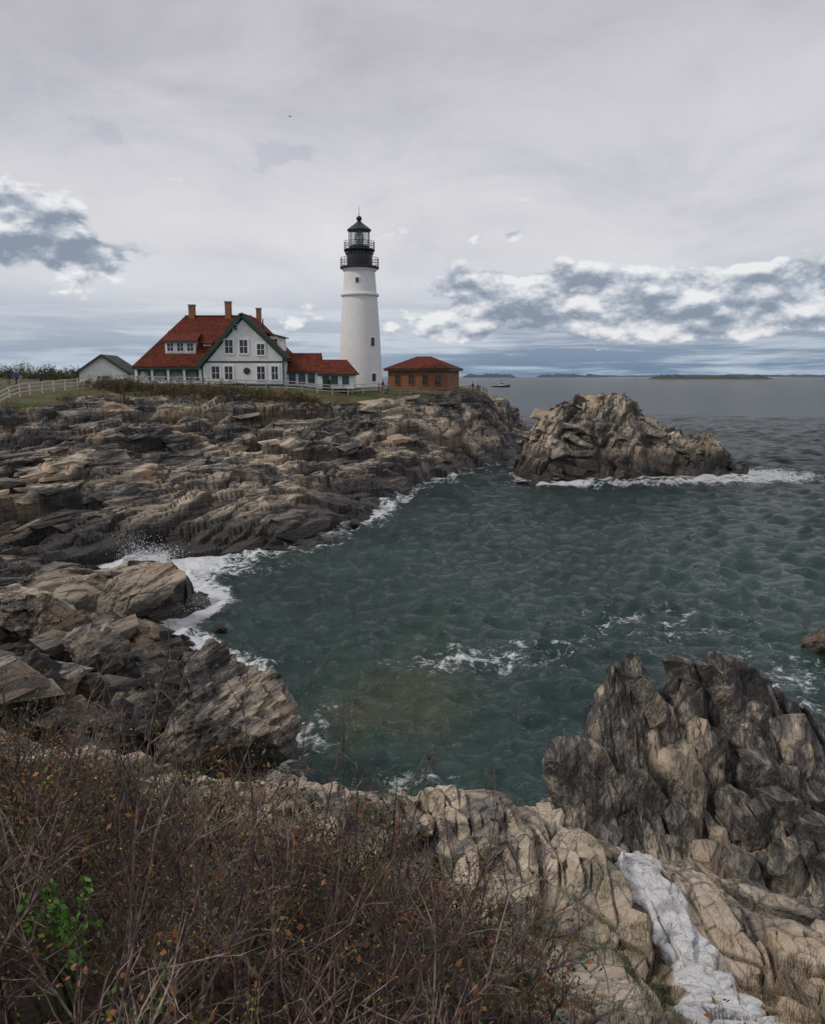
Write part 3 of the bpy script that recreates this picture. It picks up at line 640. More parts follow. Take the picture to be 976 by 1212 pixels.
for x,y,zt,w in ((-7.7,6,10.35,.75),(-3.0,6,10.75,.75),(.5,8.2,10.1,.6)):
    b.box('chimneys',M_brick,x-w/2,x+w/2,y-w/2,y+w/2,7.5,zt);b.box('chimney_caps',M_conc,x-w/2-.08,x+w/2+.08,y-w/2-.08,y+w/2+.08,zt,zt+.13)
b.beam('vent_pipe',M_black,(1.6,5,7),(1.6,5,8.6),.12,.12)
b.finish()
b=B('connecting_annex',(-16.0,102.4,10.3))
b.box('foundation',M_conc,0,8.5,.02,4.5,-1.4,.1)
b.box('walls',M_white,.0,4.0,0,4.6,.1,2.45);b.box('walls',M_white,4.002,8.6,-.8,3.6,.1,2.1)
b.slab('roof',M_roof,[(-.3,-.4,2.25),(4.3,-.4,2.25),(4.3,2.3,4.6),(-.3,2.3,4.6)],.15)
b.slab('roof',M_roof,[(-.3,2.3,4.6),(4.3,2.3,4.6),(4.3,5.0,2.25),(-.3,5.0,2.25)],.15)
b.poly('gables',M_white,[(3.98,0,2.4),(3.98,4.6,2.4),(3.98,2.3,4.4)],[(0,1,2)])
b.slab('roof',M_roof,[(4.1,-1.2,1.95),(9.0,-1.2,1.95),(7.6,1.4,3.75),(4.32,1.4,3.75)],.15)
b.slab('roof',M_roof,[(9.0,-1.2,1.95),(9.0,4.0,1.95),(7.6,1.4,3.75)],.15)
b.slab('roof',M_roof,[(4.32,1.4,3.75),(7.6,1.4,3.75),(9.0,4.0,1.95),(4.1,4.0,1.95)],.15)
b.box('eave_boards',M_trimg,-.3,4.3,-.47,-.41,1.98,2.18);b.box('eave_boards',M_trimg,4.1,9.0,-1.27,-1.21,1.7,1.88)
for x in (.8,2.0,3.2): b.window(x,1.35,.65,1.1,0,M_trimg,M_blind)
for x in (6.2,7.6): b.window(x,1.25,.65,1.0,-.8,M_trimg,M_blind)
b.box('door',M_trimg,4.7,5.5,-.86,-.8,.1,1.95);b.box('door_panel',M_glass,4.85,5.35,-.88,-.86,1.1,1.8)
b.finish()
b=B('brick_fog_signal_house',(-3.6,118.6,9.5),math.radians(-17))
w,d=9.0,7.0
b.box('foundation',M_conc,-.1,w+.1,-.1,d+.1,-1.5,.35);b.box('walls',M_brick,0,w,0,d,.3,3.55)
e=.55;ze=3.55;zp=5.35
b.slab('roof',M_roof,[(-e,-e,ze),(w+e,-e,ze),(w-3.5,d/2,zp),(3.4,d/2,zp)],.12);b.slab('roof',M_roof,[(w+e,-e,ze),(w+e,d+e,ze),(w-3.5,d/2,zp)],.12)
b.slab('roof',M_roof,[(w+e,d+e,ze),(-e,d+e,ze),(3.4,d/2,zp),(w-3.5,d/2,zp)],.12);b.slab('roof',M_roof,[(-e,d+e,ze),(-e,-e,ze),(3.4,d/2,zp)],.12)
b.box('cornice',M_trimg,-e+.05,w+e-.05,-e+.05,d+e-.05,3.2,3.42)
for x in (1.5,3.6,5.7,7.6): b.window(x,1.95,.75,1.35,0,M_brick,M_glass,(1,1))
for y in (1.2,5.6): b.window(y,1.95,.8,1.3,0,M_conc,M_glass,(1,1),axis='x',sgn=-1)
b.box('door',M_black,-.07,0,2.6,4.2,.45,2.75)
b.finish()
b=B('gabled_shed',(-38.6,101,10.9),math.radians(6))
b.poly('walls',M_white,[(-2.9,0,-.6),(2.9,0,-.6),(2.9,0,1.6),(0,0,3.55),(-2.9,0,1.6),(-2.9,7,-.6),(2.9,7,-.6),(2.9,7,1.6),(0,7,3.55),(-2.9,7,1.6)],[(0,1,2,3,4),(5,9,8,7,6),(1,6,7,2),(0,4,9,5)])
b.slab('roof',M_roofg,[(0,-.4,3.75),(0,7.3,3.75),(-3.4,7.3,1.4),(-3.4,-.4,1.4)],.15);b.slab('roof',M_roofg,[(0,-.4,3.75),(3.4,-.4,1.4),(3.4,7.3,1.4),(0,7.3,3.75)],.15)
for s_ in (-1,1): b.beam('rake_boards',M_trimg,(0,-.44,3.62),(3.42*s_,-.44,1.28),.08,.28)
b.window(0,.6,1.2,.9,0,M_trimg,M_blind)
b.finish()
# ------------------------------------------------------------------ fences
M_fence=simple('weathered_white_fence',(.50,.49,.46),.8,.2,2.)
M_fence2=simple('weathered_wood',(.24,.21,.17),.85,.25,2.)
def fence(name,path,mat,h=1.15,step=2.3,rails=(.35,.7,1.05)):
    b=B(name,(0,0,0));pts=[]
    for (x0,y0),(x1,y1) in zip(path[:-1],path[1:]):
        n=max(1,round(math.hypot(x1-x0,y1-y0)/step))
        pts+=[(x0+(x1-x0)*i/n,y0+(y1-y0)*i/n) for i in range(n)]
    pts.append(path[-1]);A=np.array(pts)
    zt=terrain(A[:,0],A[:,1])[0]
    zt=np.convolve(np.r_[zt[0],zt,zt[-1]],[.25,.5,.25],'valid')
    for i,((x,y),z) in enumerate(zip(pts,zt)):
        lx=random.uniform(-.03,.03);b.beam('posts',mat,(x,y,z-.5),(x+lx,y,z+h+random.uniform(-.03,.05)),.12,.12)
        if i:
            for r in rails: b.beam('rails',mat,(pts[i-1][0],pts[i-1][1]-.08,zt[i-1]+h*r/1.1),(x,y-.08,z+h*r/1.1+random.uniform(-.02,.02)),.05,.10)
    return b.finish()
fence('post_and_rail_fence',[(-60,66),(-45,68),(-36.5,71),(-37,78),(-36.6,85),(-35.2,91.5),(-30,94),(-25,95.2),(-20,97),(-15.4,98.6),(-10,100.8),(-4.4,104)],M_fence)
fence('post_and_rail_fence',[(-4.4,104),(-3.2,108),(1.2,112.4),(5,116.2),(8.6,120),(10.4,124.5),(12,129)],M_fence2)
print('buildings',time.time()-T0)
# ------------------------------------------------------------------ twigs / vegetation
def tubes(P,Rr,ns=3):
    N_,K,_=P.shape;d=P[:,-1]-P[:,0];d/=np.linalg.norm(d,axis=1,keepdims=True)+1e-9
    r=rng.normal(size=d.shape);a=np.cross(d,r);a/=np.linalg.norm(a,axis=1,keepdims=True)+1e-9;c=np.cross(d,a)
    V=[]
    for i in range(ns):
        t=2*math.pi*i/ns;off=(a*math.cos(t)+c*math.sin(t))[:,None]*Rr[...,None];V.append(P+off)
    V=np.stack(V,2).reshape(-1,3)
    base=(np.arange(N_)[:,None,None]*K+np.arange(K-1)[None,:,None])*ns
    i=np.arange(ns)[None,None];j=(i+1)%ns
    F=np.stack([base+i,base+j,base+ns+j,base+ns+i],-1).reshape(-1,4);return V,F
def grow(base,dirs,L,K,wig,r0,r1,sag=0.):
    N_=len(base);P=np.zeros((N_,K,3));P[:,0]=base;d=dirs.copy()
    for k in range(1,K):
        d=d+rng.normal(size=d.shape)*wig;d[:,2]-=sag*k/K
        d/=np.linalg.norm(d,axis=1,keepdims=True);P[:,k]=P[:,k-1]+d*(L/(K-1))[:,None]
    Rr=r0[:,None]+(r1-r0)[:,None]*np.linspace(0,1,K)[None];return P,Rr
def along(P,n,lo=.25):
    N_,K,_=P.shape;idx=np.repeat(np.arange(N_),n);t=(lo+(1-lo)*rng.random(len(idx)))*(K-1);i=np.minimum(t.astype(int),K-2);f=(t-i)[:,None]
    pos=P[idx,i]*(1-f)+P[idx,i+1]*f;d=P[idx,i+1]-P[idx,i];d/=np.linalg.norm(d,axis=1,keepdims=True)+1e-9;return idx,pos,d
def shrub(base,H,spread,r0,nb,nt_,up=.8,tw=(.05,.14)):
    n=len(base);d=np.stack([rng.normal(size=n)*spread,rng.normal(size=n)*spread,np.full(n,up)+rng.random(n)*.3],1);d/=np.linalg.norm(d,axis=1,keepdims=True)
    out=[];P,Rr=grow(base,d,H,7,.13,np.full(n,r0)*(.6+.8*rng.random(n)),np.full(n,r0*.3),.05);out.append(tubes(P,Rr,4))
    idx,pos,dd=along(P,nb);d2=dd+rng.normal(size=dd.shape)*.55;d2[:,2]+=.25;d2/=np.linalg.norm(d2,axis=1,keepdims=True)
    P2,R2=grow(pos,d2,H[idx]*(.2+.25*rng.random(len(idx))),5,.16,np.full(len(idx),r0*.42),np.full(len(idx),r0*.16));out.append(tubes(P2,R2,3))
    idx,pos,dd=along(P2,nt_,.2);d3=dd+rng.normal(size=dd.shape)*.6;d3/=np.linalg.norm(d3,axis=1,keepdims=True)
    P3,R3=grow(pos,d3,tw[0]+tw[1]*rng.random(len(idx)),3,.2,np.full(len(idx),r0*.2),np.full(len(idx),r0*.09));out.append(tubes(P3,R3,3))
    return out,P2,P3
def merge(lst):
    o=0;Vs=[];Fs=[]
    for V,F in lst: Vs.append(V);Fs.append(F+o);o+=len(V)
    return np.concatenate(Vs),np.concatenate(Fs)
def leaves(P,s,elong=1.8):
    n=len(P);a=rng.normal(size=(n,3));a/=np.linalg.norm(a,axis=1,keepdims=True);c=np.cross(a,rng.normal(size=(n,3)));c/=np.linalg.norm(c,axis=1,keepdims=True)
    a=a*(s*elong)[:,None];c=c*s[:,None]*.5
    V=np.stack([P,P+a*.5+c,P+a,P+a*.5-c],1).reshape(-1,3);return V,np.arange(n*4).reshape(-1,4)
def bark(name,c1,c2,c3,sc=1.2):
    m,nt,p=newmat(name);N=NT(nt);pos=N.pos();t=N.m('ADD',N.m('MULTIPLY',N.noise(pos,sc,2),.6),N.m('MULTIPLY',N.noise(pos,24,1),.45))
    nt.links.new(N.ramp(t,[(.38,c1),(.55,c2),(.7,c3)]),p.inputs['Base Color']);p.inputs['Roughness'].default_value=.75;return m
M_bark=bark('shrub_bark',(.035,.022,.019),(.115,.075,.062),(.34,.27,.225))
M_lg=simple('young_leaf_green',(.20,.20,.03),.6,.3,8);M_lr=simple('rust_leaf',(.20,.075,.016),.6,.4,6);M_ld=simple('dark_leaf',(.06,.085,.018),.6,.4,6)
n=1000
bx=rng.uniform(-5.8,2.0,n);by=rng.uniform(1.9,7.4,n)
hgt=1.08*np.clip(1-(bx+.6)/3.0,.24,1)*(.45+.8*rng.random(n))*(1-.35*ss(4.5,7.4,by))
keep=(bx<2.1-.22*by)&(rng.random(n)<np.clip(1.15-(bx+.6)/2.4,.36,1));bx,by,hgt=bx[keep],by[keep],hgt[keep]
bz=terrain(bx,by)[0]
near=np.hypot(bx,by)<2.8;hgt[near]*=.7
base=np.stack([bx,by,bz-.03],1)
out,P2,P3=shrub(base,hgt,.38,.011,8,4)
nk=60
k=rng.choice(len(base),nk,replace=False)
dd=np.stack([rng.normal(size=nk)*.8,rng.normal(size=nk)*.4,np.full(nk,.8)],1);dd/=np.linalg.norm(dd,axis=1,keepdims=True)
Pc,Rc=grow(base[k],dd,np.full(nk,1.5),14,.05,np.full(nk,.009),np.full(nk,.0035),.5)
nw=90
kw=rng.choice(np.where((bx>-4.8)&(bx<.9))[0],nw,replace=False)
dw=np.stack([rng.normal(size=nw)*.18+.10,rng.normal(size=nw)*.1,np.ones(nw)],1);dw/=np.linalg.norm(dw,axis=1,keepdims=True)
Pw,Rw=grow(base[kw],dw,.25+hgt[kw]*(1.2+.7*rng.random(nw)),9,.06,np.full(nw,.0065),np.full(nw,.002));out.append(tubes(Pw,Rw,4))
ix_,pw,dv=along(Pw,8,.45);dv=dv+rng.normal(size=dv.shape)*.3;dv/=np.linalg.norm(dv,axis=1,keepdims=True);Pq,Rq=grow(pw,dv,np.full(len(pw),.18),4,.1,np.full(len(pw),.0027),np.full(len(pw),.0012));out.append(tubes(Pq,Rq,3))
V,F=merge(out)
e=bpy.data.objects.new('bare_shrub_thicket',None);scene.collection.objects.link(e)
add('stems',raw_mesh('stems',V,F),M_bark,e)
V,F=tubes(Pc,Rc,5);add('arching_canes',raw_mesh('canes',V,F,None,True),bark('dead_cane',(.16,.12,.09),(.28,.23,.19),(.42,.37,.31)),e)
tips=P3[:,-1];w=rng.random(len(tips));cl=fbm(tips[:,0]*1.1,tips[:,1]*1.1,77,2)
for nm,sel_,mt,s0 in (('leaf_buds',w<.22,M_lg,.008),('rust_leaves',(w>.2)&(w<.3+1.3*np.clip(cl,0,1)),M_lr,.016),('dark_leaves',(w>.6)&(cl>-.1),M_ld,.016)):
    T=tips[sel_];T=np.repeat(T,3,0)+rng.normal(size=(len(T)*3,3))*.02
    V,F=leaves(T,s0*(.6+.9*rng.random(len(T))));add(nm,raw_mesh(nm,V,F),mt,e)
print('stems',len(base),len(tips))
gx,gy=-1.6,3.25;gz=tz(gx,gy)
gb=np.array([[gx,gy,gz]])+rng.normal(size=(8,3))*np.array([.05,.05,0])
dg=np.stack([rng.normal(size=8)*.12,rng.normal(size=8)*.12,np.ones(8)],1)
Pg,Rg=grow(gb,dg/np.linalg.norm(dg,axis=1,keepdims=True),np.full(8,.75),6,.05,np.full(8,.003),np.full(8,.0015))
e=bpy.data.objects.new('green_leafy_weed',None);scene.collection.objects.link(e)
M_gw=simple('fresh_green_leaf',(.10,.25,.03),.5,.3,9)
V,F=tubes(Pg,Rg);add('stems',raw_mesh('w',V,F),M_gw,e)
idx,pp,_=along(Pg,30,.6);V,F=leaves(pp+rng.normal(size=pp.shape)*.02,.021*(.6+.8*rng.random(len(pp))));add('leaves',raw_mesh('wl',V,F),M_gw,e)
def grass(name,cx,cy,rx,ry,n,h,mat,filt=None):
    x=cx+rng.normal(size=n)*rx;y=cy+rng.normal(size=n)*ry
    t=terrain(x,y);z=t[0];ok=(t[4]<.3)
    if filt is not None: ok&=filt(x,y,t)
    x,y,z=x[ok],y[ok],z[ok];n=len(x);hh=h*(.4+.9*rng.random(n));a=rng.random(n)*6.28;ln=rng.random(n)*.6
    d=np.stack([np.cos(a)*ln,np.sin(a)*ln,np.ones(n)],1);P=np.stack([x,y,z-.01],1)
    m=P+d*hh[:,None]*.55;tp=m+(d+np.stack([np.cos(a),np.sin(a),-.6*np.ones(n)],1)*.6*rng.random(n)[:,None])*hh[:,None]*.5
    wv=np.stack([-np.sin(a),np.cos(a),0*a],1)*(.0022+.0015*rng.random(n))[:,None]*(h/.2)**.5
    V=np.stack([P-wv,P+wv,m+wv*.7,m-wv*.7,tp],1).reshape(-1,3)
    i=np.arange(n)*5
    me=bpy.data.meshes.new(name);q=np.stack([i+3,i+2,i+4],1)
    me.from_pydata(V.tolist(),[],np.stack([i,i+1,i+2,i+3],1).tolist()+q.tolist());return add(name,me,mat)
M_dry=bark('dry_grass_blades',(.07,.055,.025),(.17,.13,.07),(.28,.23,.14),3)
M_gg=bark('green_grass_blades',(.05,.06,.015),(.09,.11,.025),(.2,.17,.09),3)
grass('dry_grass',3.7,6.2,.45,.9,7000,.15,M_dry,lambda x,y,t:vn(x*3,y*3,5)>-.02)
grass('dry_grass',4.8,7.0,.7,.9,6000,.15,M_dry,lambda x,y,t:vn(x*2.2,y*2.2,9)>.06)
grass('grass_tufts',2.35,8.2,.25,1.6,5000,.09,M_gg,lambda x,y,t:vn(x*3,y*3,15)>.02)
grass('grass_tufts',1.3,6.0,.7,.8,9000,.10,M_gg,lambda x,y,t:vn(x*2,y*2,25)>-.1)
M_br=bark('brush_bark',(.04,.025,.016),(.10,.065,.04),(.17,.12,.08),.3)
def brush(name,pts,n,H,spread,lm,lfrac,r0=.022):
    A=np.array(pts,float);i=rng.integers(0,len(A),n);P=A[i,:2]+rng.normal(size=(n,2))*A[i,2:4]
    t=terrain(P[:,0],P[:,1]);hh=H*A[i,4]*(.5+.7*rng.random(n))
    base=np.stack([P[:,0],P[:,1],t[0]-.1],1);out,P2,P3=shrub(base,hh,spread,r0,6,2,.6,(.07,.2))
    e=bpy.data.objects.new(name,None);scene.collection.objects.link(e);V,F=merge(out);add('branches',raw_mesh(name,V,F),M_br,e)
    T=P2.reshape(-1,3);T=T[rng.random(len(T))<lfrac];T=np.repeat(T,2,0)+rng.normal(size=(len(T)*2,3))*.12
    k=rng.random(len(T))<.5
    for q,mt in ((k,lm[0]),(~k,lm[1])):
        V,F=leaves(T[q],.06+.08*rng.random(q.sum()),1.4);add('foliage',raw_mesh('fol',V,F),mt,e)
M_f1=simple('brown_brush_leaf',(.10,.06,.03),.8,.3,1.);M_f2=simple('olive_brush_leaf',(.09,.095,.03),.8,.3,1.);M_f3=simple('hedge_leaf',(.045,.06,.02),.8,.4,1.)
brush('brush_thicket',[(-33,90,1.6,1.4,1),(-29,90.5,2,1.4,1.),(-24,91,2.2,1.5,1.2),(-21,93,1.6,1.2,1.2),(-17.5,94,1.5,1.2,.9),(-13,96,1.5,.9,.6)],1000,1.15,.5,(M_f1,M_f2),.35)
brush('hedge_row',[(-62,118,8,3,1.2),(-52,112,6,2,1.1),(-46,106,2.5,2,.9),(-78,112,8,3,1.2),(-75,130,10,5,1.6)],800,1.7,.5,(M_f3,M_f2),.8,.03)
# ------------------------------------------------------------------ people
def person(loc,face,jacket,trousers,hair,pose=0,h=1.72):
    k=h/1.75;sw=.0 if pose==0 else .22
    v=[(0,0,.95),(0,0,1.12),(0,.0,1.32),(0,0,1.46),(0,0,1.54),
       (-.1,0,.9),(-.11,-sw*.6,.5),(-.11,-sw*1.1+.04,.09),(-.11,-sw*1.1-.12,.04),
       (.1,0,.9),(.11,sw*.5,.5),(.11,sw*1.3,.1),(.11,sw*1.3-.14,.04),
       (-.2,0,1.42),(-.25,sw*.5+.02,1.14),(-.25,sw*.3-.1,.9),
       (.2,0,1.42),(.25,-sw*.5+.02,1.14),(.25,-sw*.5-.12,.92)]
    r=[.14,.13,.16,.09,.055,.095,.065,.045,.04,.095,.065,.045,.04,.06,.047,.033,.06,.047,.033]
    ed=[(0,1),(1,2),(2,3),(3,4),(0,5),(5,6),(6,7),(7,8),(0,9),(9,10),(10,11),(11,12),(3,13),(13,14),(14,15),(3,16),(16,17),(17,18)]
    for w,sx_ in ((15,-1),(18,1)):
        p0=Vector(v[w])
        for q in range(5):
            o=len(v);dx=(q-1.5)*.022
            if q<4: a=p0+Vector((0,dx-.0,-.07));c=p0+Vector((-.01*sx_,dx-.01,-.15-.012*(1.5-abs(q-1.5))))
            else: a=p0+Vector((-.01*sx_,-.045,-.05));c=p0+Vector((-.02*sx_,-.065,-.1))
            v+= [tuple(a),tuple(c)];r+=[.012,.009];ed+=[(w,o),(o,o+1)]
    me=bpy.data.meshes.new('body');me.from_pydata([(a*k,b_*k,c*k) for a,b_,c in v],ed,[])
    ob=bpy.data.objects.new('tmp',me);scene.collection.objects.link(ob)
    md=ob.modifiers.new('s','SKIN');sv=me.skin_vertices[0].data
    for i,rr in enumerate(r): sv[i].radius=(rr*k,rr*k*.85)
    sv[0].use_root=True
    ob.modifiers.new('ss','SUBSURF').levels=1
    dg=bpy.context.evaluated_depsgraph_get();m2=bpy.data.meshes.new_from_object(ob.evaluated_get(dg));bpy.data.objects.remove(ob)
    for mt in (jacket,trousers,M_skin,M_shoe): m2.materials.append(mt)
    for q in m2.polygons:
        z=q.center.z/k;x=abs(q.center.x)/k
        q.material_index=2 if (z>1.49 or (z<.9 and x>.19)) else 3 if z<.09 else 1 if z<.93 and x<.2 else 0
        q.use_smooth=True
    e=bpy.data.objects.new('person',None);scene.collection.objects.link(e);e.location=loc;e.rotation_euler=(0,0,face)
    add('body',m2,None,e)
    vv,ff=ICO[3];hv=vv*np.array([.078,.095,.115])
    hv[:,0]*=1-.18*np.clip(-vv[:,2],0,1);hv[(np.abs(vv[:,0])<.18)&(vv[:,1]<-.85)&(np.abs(vv[:,2]+.1)<.25)]+=np.array([0,-.02,0])
    hd=raw_mesh('head',(hv+np.array([0,-.01,1.645]))*k,ff,None,True);add('head',hd,M_skin,e)
    hm=(vv[:,2]>.25)|((vv[:,1]>.05)&(vv[:,2]>-.5));keepf=hm[ff].all(1);hr=hv*1.09+np.array([0,-.006,1.65])
    add('hair',raw_mesh('hair',hr*k,ff[keepf],None,True),hair,e)
    for s_ in (-1,1):
        add('eye',raw_mesh('eye',ICO[1][0]*.011*k+np.array([.03*s_,-.098,1.655])*k,ICO[1][1]),M_black,e)
        add('ear',raw_mesh('ear',ICO[1][0]*np.array([.01,.02,.03])*k+np.array([.08*s_,0,1.645])*k,ICO[1][1]),M_skin,e)
    add('mouth',raw_mesh('mouth',ICO[1][0]*np.array([.022,.006,.005])*k+np.array([0,-.093,1.59])*k,ICO[1][1]),M_lip,e)
M_lip=simple('lips',(.3,.1,.08));M_skin=simple('skin',(.5,.32,.24),.6,.05);M_shoe=simple('shoes',(.03,.03,.03),.6,.2)
J=[simple('jacket_'+n,c,.8,.15,6) for n,c in (('navy',(.02,.03,.07)),('red',(.28,.03,.03)),('black',(.015,.015,.017)),('blue',(.04,.1,.25)),('grey',(.2,.2,.21)),('tan',(.3,.22,.14)))]
Tm=[simple('jeans',(.03,.05,.1),.8,.2,6),simple('dark_trousers',(.02,.02,.022),.8,.2,6)]
Hm=[simple('hair_brown',(.05,.03,.018),.7,.3,20),simple('hair_dark',(.015,.012,.01),.7,.3,20)]
pp=[(-43,84.,2.6,2,0,0),(-42.2,84.5,.6,0,0,1),(-40.7,83.,1.2,3,1,1),(-39.5,86,3.,0,1,0),(-10.4,101.6,.4,2,1,0),(-8.9,101.8,-.5,3,0,1),(-8.2,102.2,2.,1,1,0),(-3.9,106.2,1.2,2,1,1),(-3.3,107.4,2.8,4,0,0),(9.2,123,1,2,0,1),(10.1,124.4,-.4,2,1,0),(3.6,116.6,.2,0,0,0)]
for i,(x,y,fa,j,t,ps) in enumerate(pp): person((x,y,tz(x,y)),fa,J[j],Tm[t],Hm[i%2],ps,1.62+.14*((i*37)%10)/10)
# ------------------------------------------------------------------ boat
b=B('lobster_boat',(96,880,0),math.radians(8));b.e.scale=(1.25,1.25,1.25)
prof=[(-8,1.6,.9),(-7,2.0,.9),(-2,2.3,1.0),(3,2.0,1.3),(6.5,1.0,1.8),(8.4,.02,2.2)]
V=[];
for x,w_,z in prof: V+=[(x,-w_,z),(x,-w_*.75,-.3),(x,w_*.75,-.3),(x,w_,z)]
Fq=[(0,1,2,3)]+[(4*i+a,4*i+4+a,4*i+5+a,4*i+1+a) for i in range(5) for a in (0,1,2)]+[(4*i,4*i+3,4*i+7,4*i+4) for i in range(5)]
M_hull=simple('boat_hull_paint',(.035,.035,.045),.4,.1)
b.poly('hull',M_hull,V,Fq);b.box('wheelhouse',M_trimw,-1,3.4,-1.3,1.3,1.0,3.5);b.box('wheelhouse_windows',M_glass,-.6,3.43,-1.33,1.33,2.4,3.1);b.box('roof',M_trimw,-3.4,3.8,-1.5,1.5,3.5,3.7)
b.beam('mast',M_black,(0,0,3.7),(0,0,6.8),.14,.14);b.beam('stern_post',M_black,(-3.2,1.3,1),(-3.2,1.3,3.5),.12,.12)
b.finish()
V=[(0,.35,0),(.06,.1,.03),(-.06,.1,.03),(0,-.3,.01),(.05,0,-.04),(-.05,0,-.04),(.3,.12,.13),(.62,-.02,.06),(.28,-.04,.11),(-.3,.12,.13),(-.62,-.02,.06),(-.28,-.04,.11),(.06,-.08,.03),(-.06,-.08,.03),(.07,-.42,.0),(-.07,-.42,.0)]
me=bpy.data.meshes.new('bird');me.from_pydata(V,[],[(0,1,2),(0,4,1),(0,2,5),(0,5,4),(1,12,13,2),(12,3,13),(4,5,3),(1,4,3,12),(2,13,3,5),(1,6,8,12),(6,7,8),(2,13,11,9),(9,11,10),(3,14,15)])
o=add('flying_bird',me,simple('bird_feathers',(.05,.05,.055),.8));o.location=(-13.2,92,39.6);o.rotation_euler=(0.1,.15,.3)
# ------------------------------------------------------------------ distant islands
def isle(name,x0,x1,y,h,seed,mat,dep=120):
    n=160;xs=np.linspace(x0,x1,n);e=np.minimum(1,np.minimum(np.arange(n),n-1-np.arange(n))/14.)**.6
    hh=h*e*(.45+.5*(fbm(xs/(x1-x0)*9,xs*0,seed,4)+.5)+.25*vn(xs/(x1-x0)*60,xs*0,seed+5))
    rows=[(0,-3,0),(.12,.25,1),(.3,.8,2),(.5,1,3),(1.,-.1,4)]
    V=np.concatenate([np.stack([xs,np.full(n,y+dep*a),np.where(b_<0,-3,hh*b_*(1+.1*vn(xs*.05,xs*0+c,seed)))],1) for a,b_,c in rows])
    add(name,raw_mesh(name,V,gridfaces(len(rows),n)),mat)
M_d1,nt,p=newmat('island_vegetation_haze');N=NT(nt);sp=N.node('ShaderNodeSeparateXYZ');nt.links.new(N.pos(),sp.inputs[0])
nt.links.new(N.mix(N.sst(sp.outputs[2],1.5,4.),(.20,.19,.17),N.mix(N.noise(N.pos(),.03,4),(.04,.05,.05),(.08,.09,.075))),p.inputs['Base Color']);p.inputs['Roughness'].default_value=1
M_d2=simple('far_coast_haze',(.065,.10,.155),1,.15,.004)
isle('distant_island',655,1000,2200,17,3,M_d1)
isle('distant_island',700,960,2120,5,5,M_d1,60)
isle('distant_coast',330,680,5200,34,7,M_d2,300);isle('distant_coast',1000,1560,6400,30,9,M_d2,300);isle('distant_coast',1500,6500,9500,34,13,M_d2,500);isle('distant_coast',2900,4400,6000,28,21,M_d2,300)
# ------------------------------------------------------------------ sky
W=bpy.data.worlds.new('World');scene.world=W;W.use_nodes=True;nt=W.node_tree;nt.nodes.clear();N=NT(nt);L=nt.links
tc=N.node('ShaderNodeTexCoord').outputs['Generated'];sp=N.node('ShaderNodeSeparateXYZ');L.new(tc,sp.inputs[0])
az=N.m('MULTIPLY',N.m('ARCTAN2',sp.outputs[0],sp.outputs[1]),57.2958);el=N.m('MULTIPLY',N.m('ARCSINE',sp.outputs[2]),57.2958)
def vec(a,b,c=0.):
    n=N.node('ShaderNodeCombineXYZ');N.put(n.inputs[0],a);N.put(n.inputs[1],b);N.put(n.inputs[2],c);return n.outputs[0]
sky=N.node('ShaderNodeTexSky',sky_type='NISHITA');sky.sun_disc=False;sky.sun_elevation=math.radians(48);sky.sun_rotation=math.radians(232)
lo=N.noise(vec(N.m('MULTIPLY',az,.055),N.m('MULTIPLY',el,.13),3.3),1.,6,.60,.6)
eln=N.m('DIVIDE',el,90.)
base=N.ramp(eln,[(0.,(.46,.55,.66)),(.02,(.53,.60,.69)),(.055,(.66,.68,.73)),(.10,(.72,.715,.74)),(.17,(.66,.65,.69)),(.27,(.53,.515,.56)),(1.,(.55,.55,.59))])
base=N.mix(1.,base,N.ramp(lo,[(.28,(.78,.79,.825)),(.5,(.97,.97,.98)),(.70,(1.08,1.075,1.06))]),'MULTIPLY')
def cloudn(de,z,sa,se,det=7,ro=.54):
    return N.noise(vec(N.m('MULTIPLY',az,sa),N.m('MULTIPLY',N.m('ADD',el,de),se),z),1.,det,ro,0.)
def blob(a,e,ra,re):
    p_=N.m('POWER',N.m('DIVIDE',N.m('SUBTRACT',az,a),ra),2.);q=N.m('POWER',N.m('DIVIDE',N.m('SUBTRACT',el,e),re),2.)
    return N.m('EXPONENT',N.m('MULTIPLY',N.m('ADD',p_,q),-1.))
st=N.noise(vec(N.m('MULTIPLY',az,.08),N.m('MULTIPLY',el,1.0),7.7),1.,6,.62,.3)
bandm=N.m('MULTIPLY',N.sst(el,6.8,2.2),N.sst(st,.36,.56))
right=N.sst(az,-6.,8.)
bandc=N.mix(N.sst(el,.2,3.8),(.14,.225,.345),(.30,.36,.47))
base=N.mix(N.m('MULTIPLY',bandm,N.m('ADD',.6,N.m('MULTIPLY',right,.35))),base,bandc)
SA,SE=.26,.46
n0=cloudn(0,4.5,SA,SE);n1=cloudn(.65,4.5,SA,SE)
env=N.m('MULTIPLY',N.m('MULTIPLY',N.sst(el,9.0,5.6),N.sst(el,1.2,3.6)),N.m('ADD',.22,N.m('MULTIPLY',right,.78)))
bl_=N.m('MAXIMUM',blob(-26.,8.9,5.2,2.3),N.m('MULTIPLY',blob(-21.8,7.7,4.,1.6),.95))
env=N.m('ADD',N.m('MULTIPLY',env,.38),N.m('MULTIPLY',bl_,.56))
for a,e_,ra,re,s_ in ((-19.9,14.9,1.3,.8,.30),(-8.3,14.4,2.0,.6,.30),(4.3,9.2,1.0,.6,.26),(6.8,9.4,1.3,.7,.28),(-16.5,20.5,1.8,.8,.28)):
    env=N.m('ADD',env,N.m('MULTIPLY',blob(a,e_,ra,re),s_))
dn=N.m('ADD',n0,env)
cov=N.sst(dn,.68,.78)
lit=N.m('ADD',.50,N.m('MULTIPLY',N.m('SUBTRACT',n0,n1),4.4))
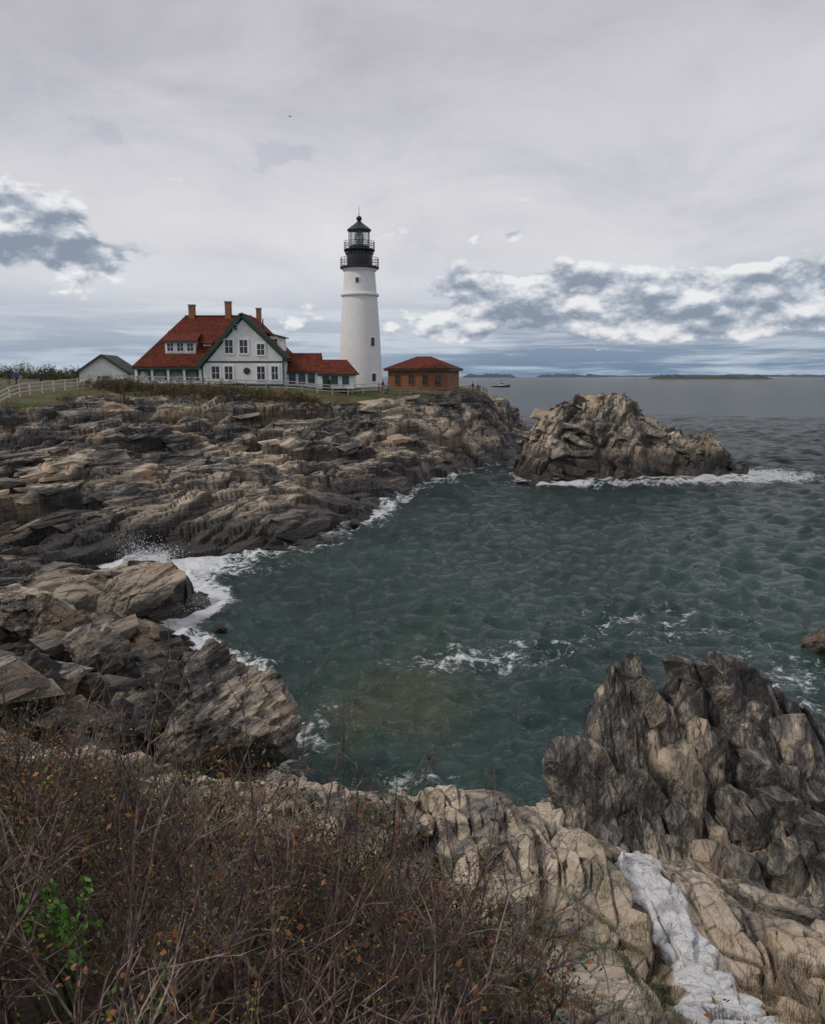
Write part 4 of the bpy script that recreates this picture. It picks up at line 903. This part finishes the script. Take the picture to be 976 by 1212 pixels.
# undersides of the big left cumulus are darker, tops brighter
lit=N.m('ADD',lit,N.m('MULTIPLY',N.m('MULTIPLY',bl_,N.m('SUBTRACT',el,8.6)),.16))
lit=N.m('SUBTRACT',lit,N.m('MULTIPLY',N.sst(dn,.80,1.02),.24))
cc=N.ramp(lit,[(.05,(.22,.27,.355)),(.34,(.38,.425,.505)),(.60,(.64,.66,.71)),(.90,(.87,.875,.89))])
small=N.sst(el,12.3,13.3)
cc=N.mix(small,cc,(.46,.48,.55))
col=N.mix(N.m('MULTIPLY',cov,N.m('SUBTRACT',.92,N.m('MULTIPLY',small,.45))),base,cc)
bg1=N.node('ShaderNodeBackground');L.new(sky.outputs[0],bg1.inputs[0]);bg1.inputs[1].default_value=.09
bg2=N.node('ShaderNodeBackground');L.new(col,bg2.inputs[0]);bg2.inputs[1].default_value=1.0
ms=N.node('ShaderNodeMixShader');ms.inputs[0].default_value=.94;L.new(bg1.outputs[0],ms.inputs[1]);L.new(bg2.outputs[0],ms.inputs[2])
o=N.node('ShaderNodeOutputWorld');L.new(ms.outputs[0],o.inputs[0])
# ------------------------------------------------------------------ sun + camera
sd=bpy.data.lights.new('sun','SUN');sd.energy=1.5;sd.angle=math.radians(10);sd.color=(1,.94,.85)
sd.energy=1.5
so=bpy.data.objects.new('sun',sd);scene.collection.objects.link(so)
e_=math.radians(43);a_=math.radians(250);to=Vector((math.sin(a_)*math.cos(e_),math.cos(a_)*math.cos(e_),math.sin(e_)))
so.rotation_euler=to.to_track_quat('Z','Y').to_euler();so.location=(-30,-30,60)
sky.sun_elevation=e_;sky.sun_rotation=a_
cd=bpy.data.cameras.new('camera');cd.sensor_fit='VERTICAL';cd.sensor_height=36;cd.lens=28;cd.clip_start=.05;cd.clip_end=60000
co=bpy.data.objects.new('camera',cd);scene.collection.objects.link(co);co.location=(0,0,12);co.rotation_euler=(math.radians(90-9.7),0,0)
scene.camera=co
scene.view_settings.view_transform='Standard';scene.view_settings.look='None';scene.view_settings.exposure=0;scene.view_settings.gamma=1
print('done',time.time()-T0)
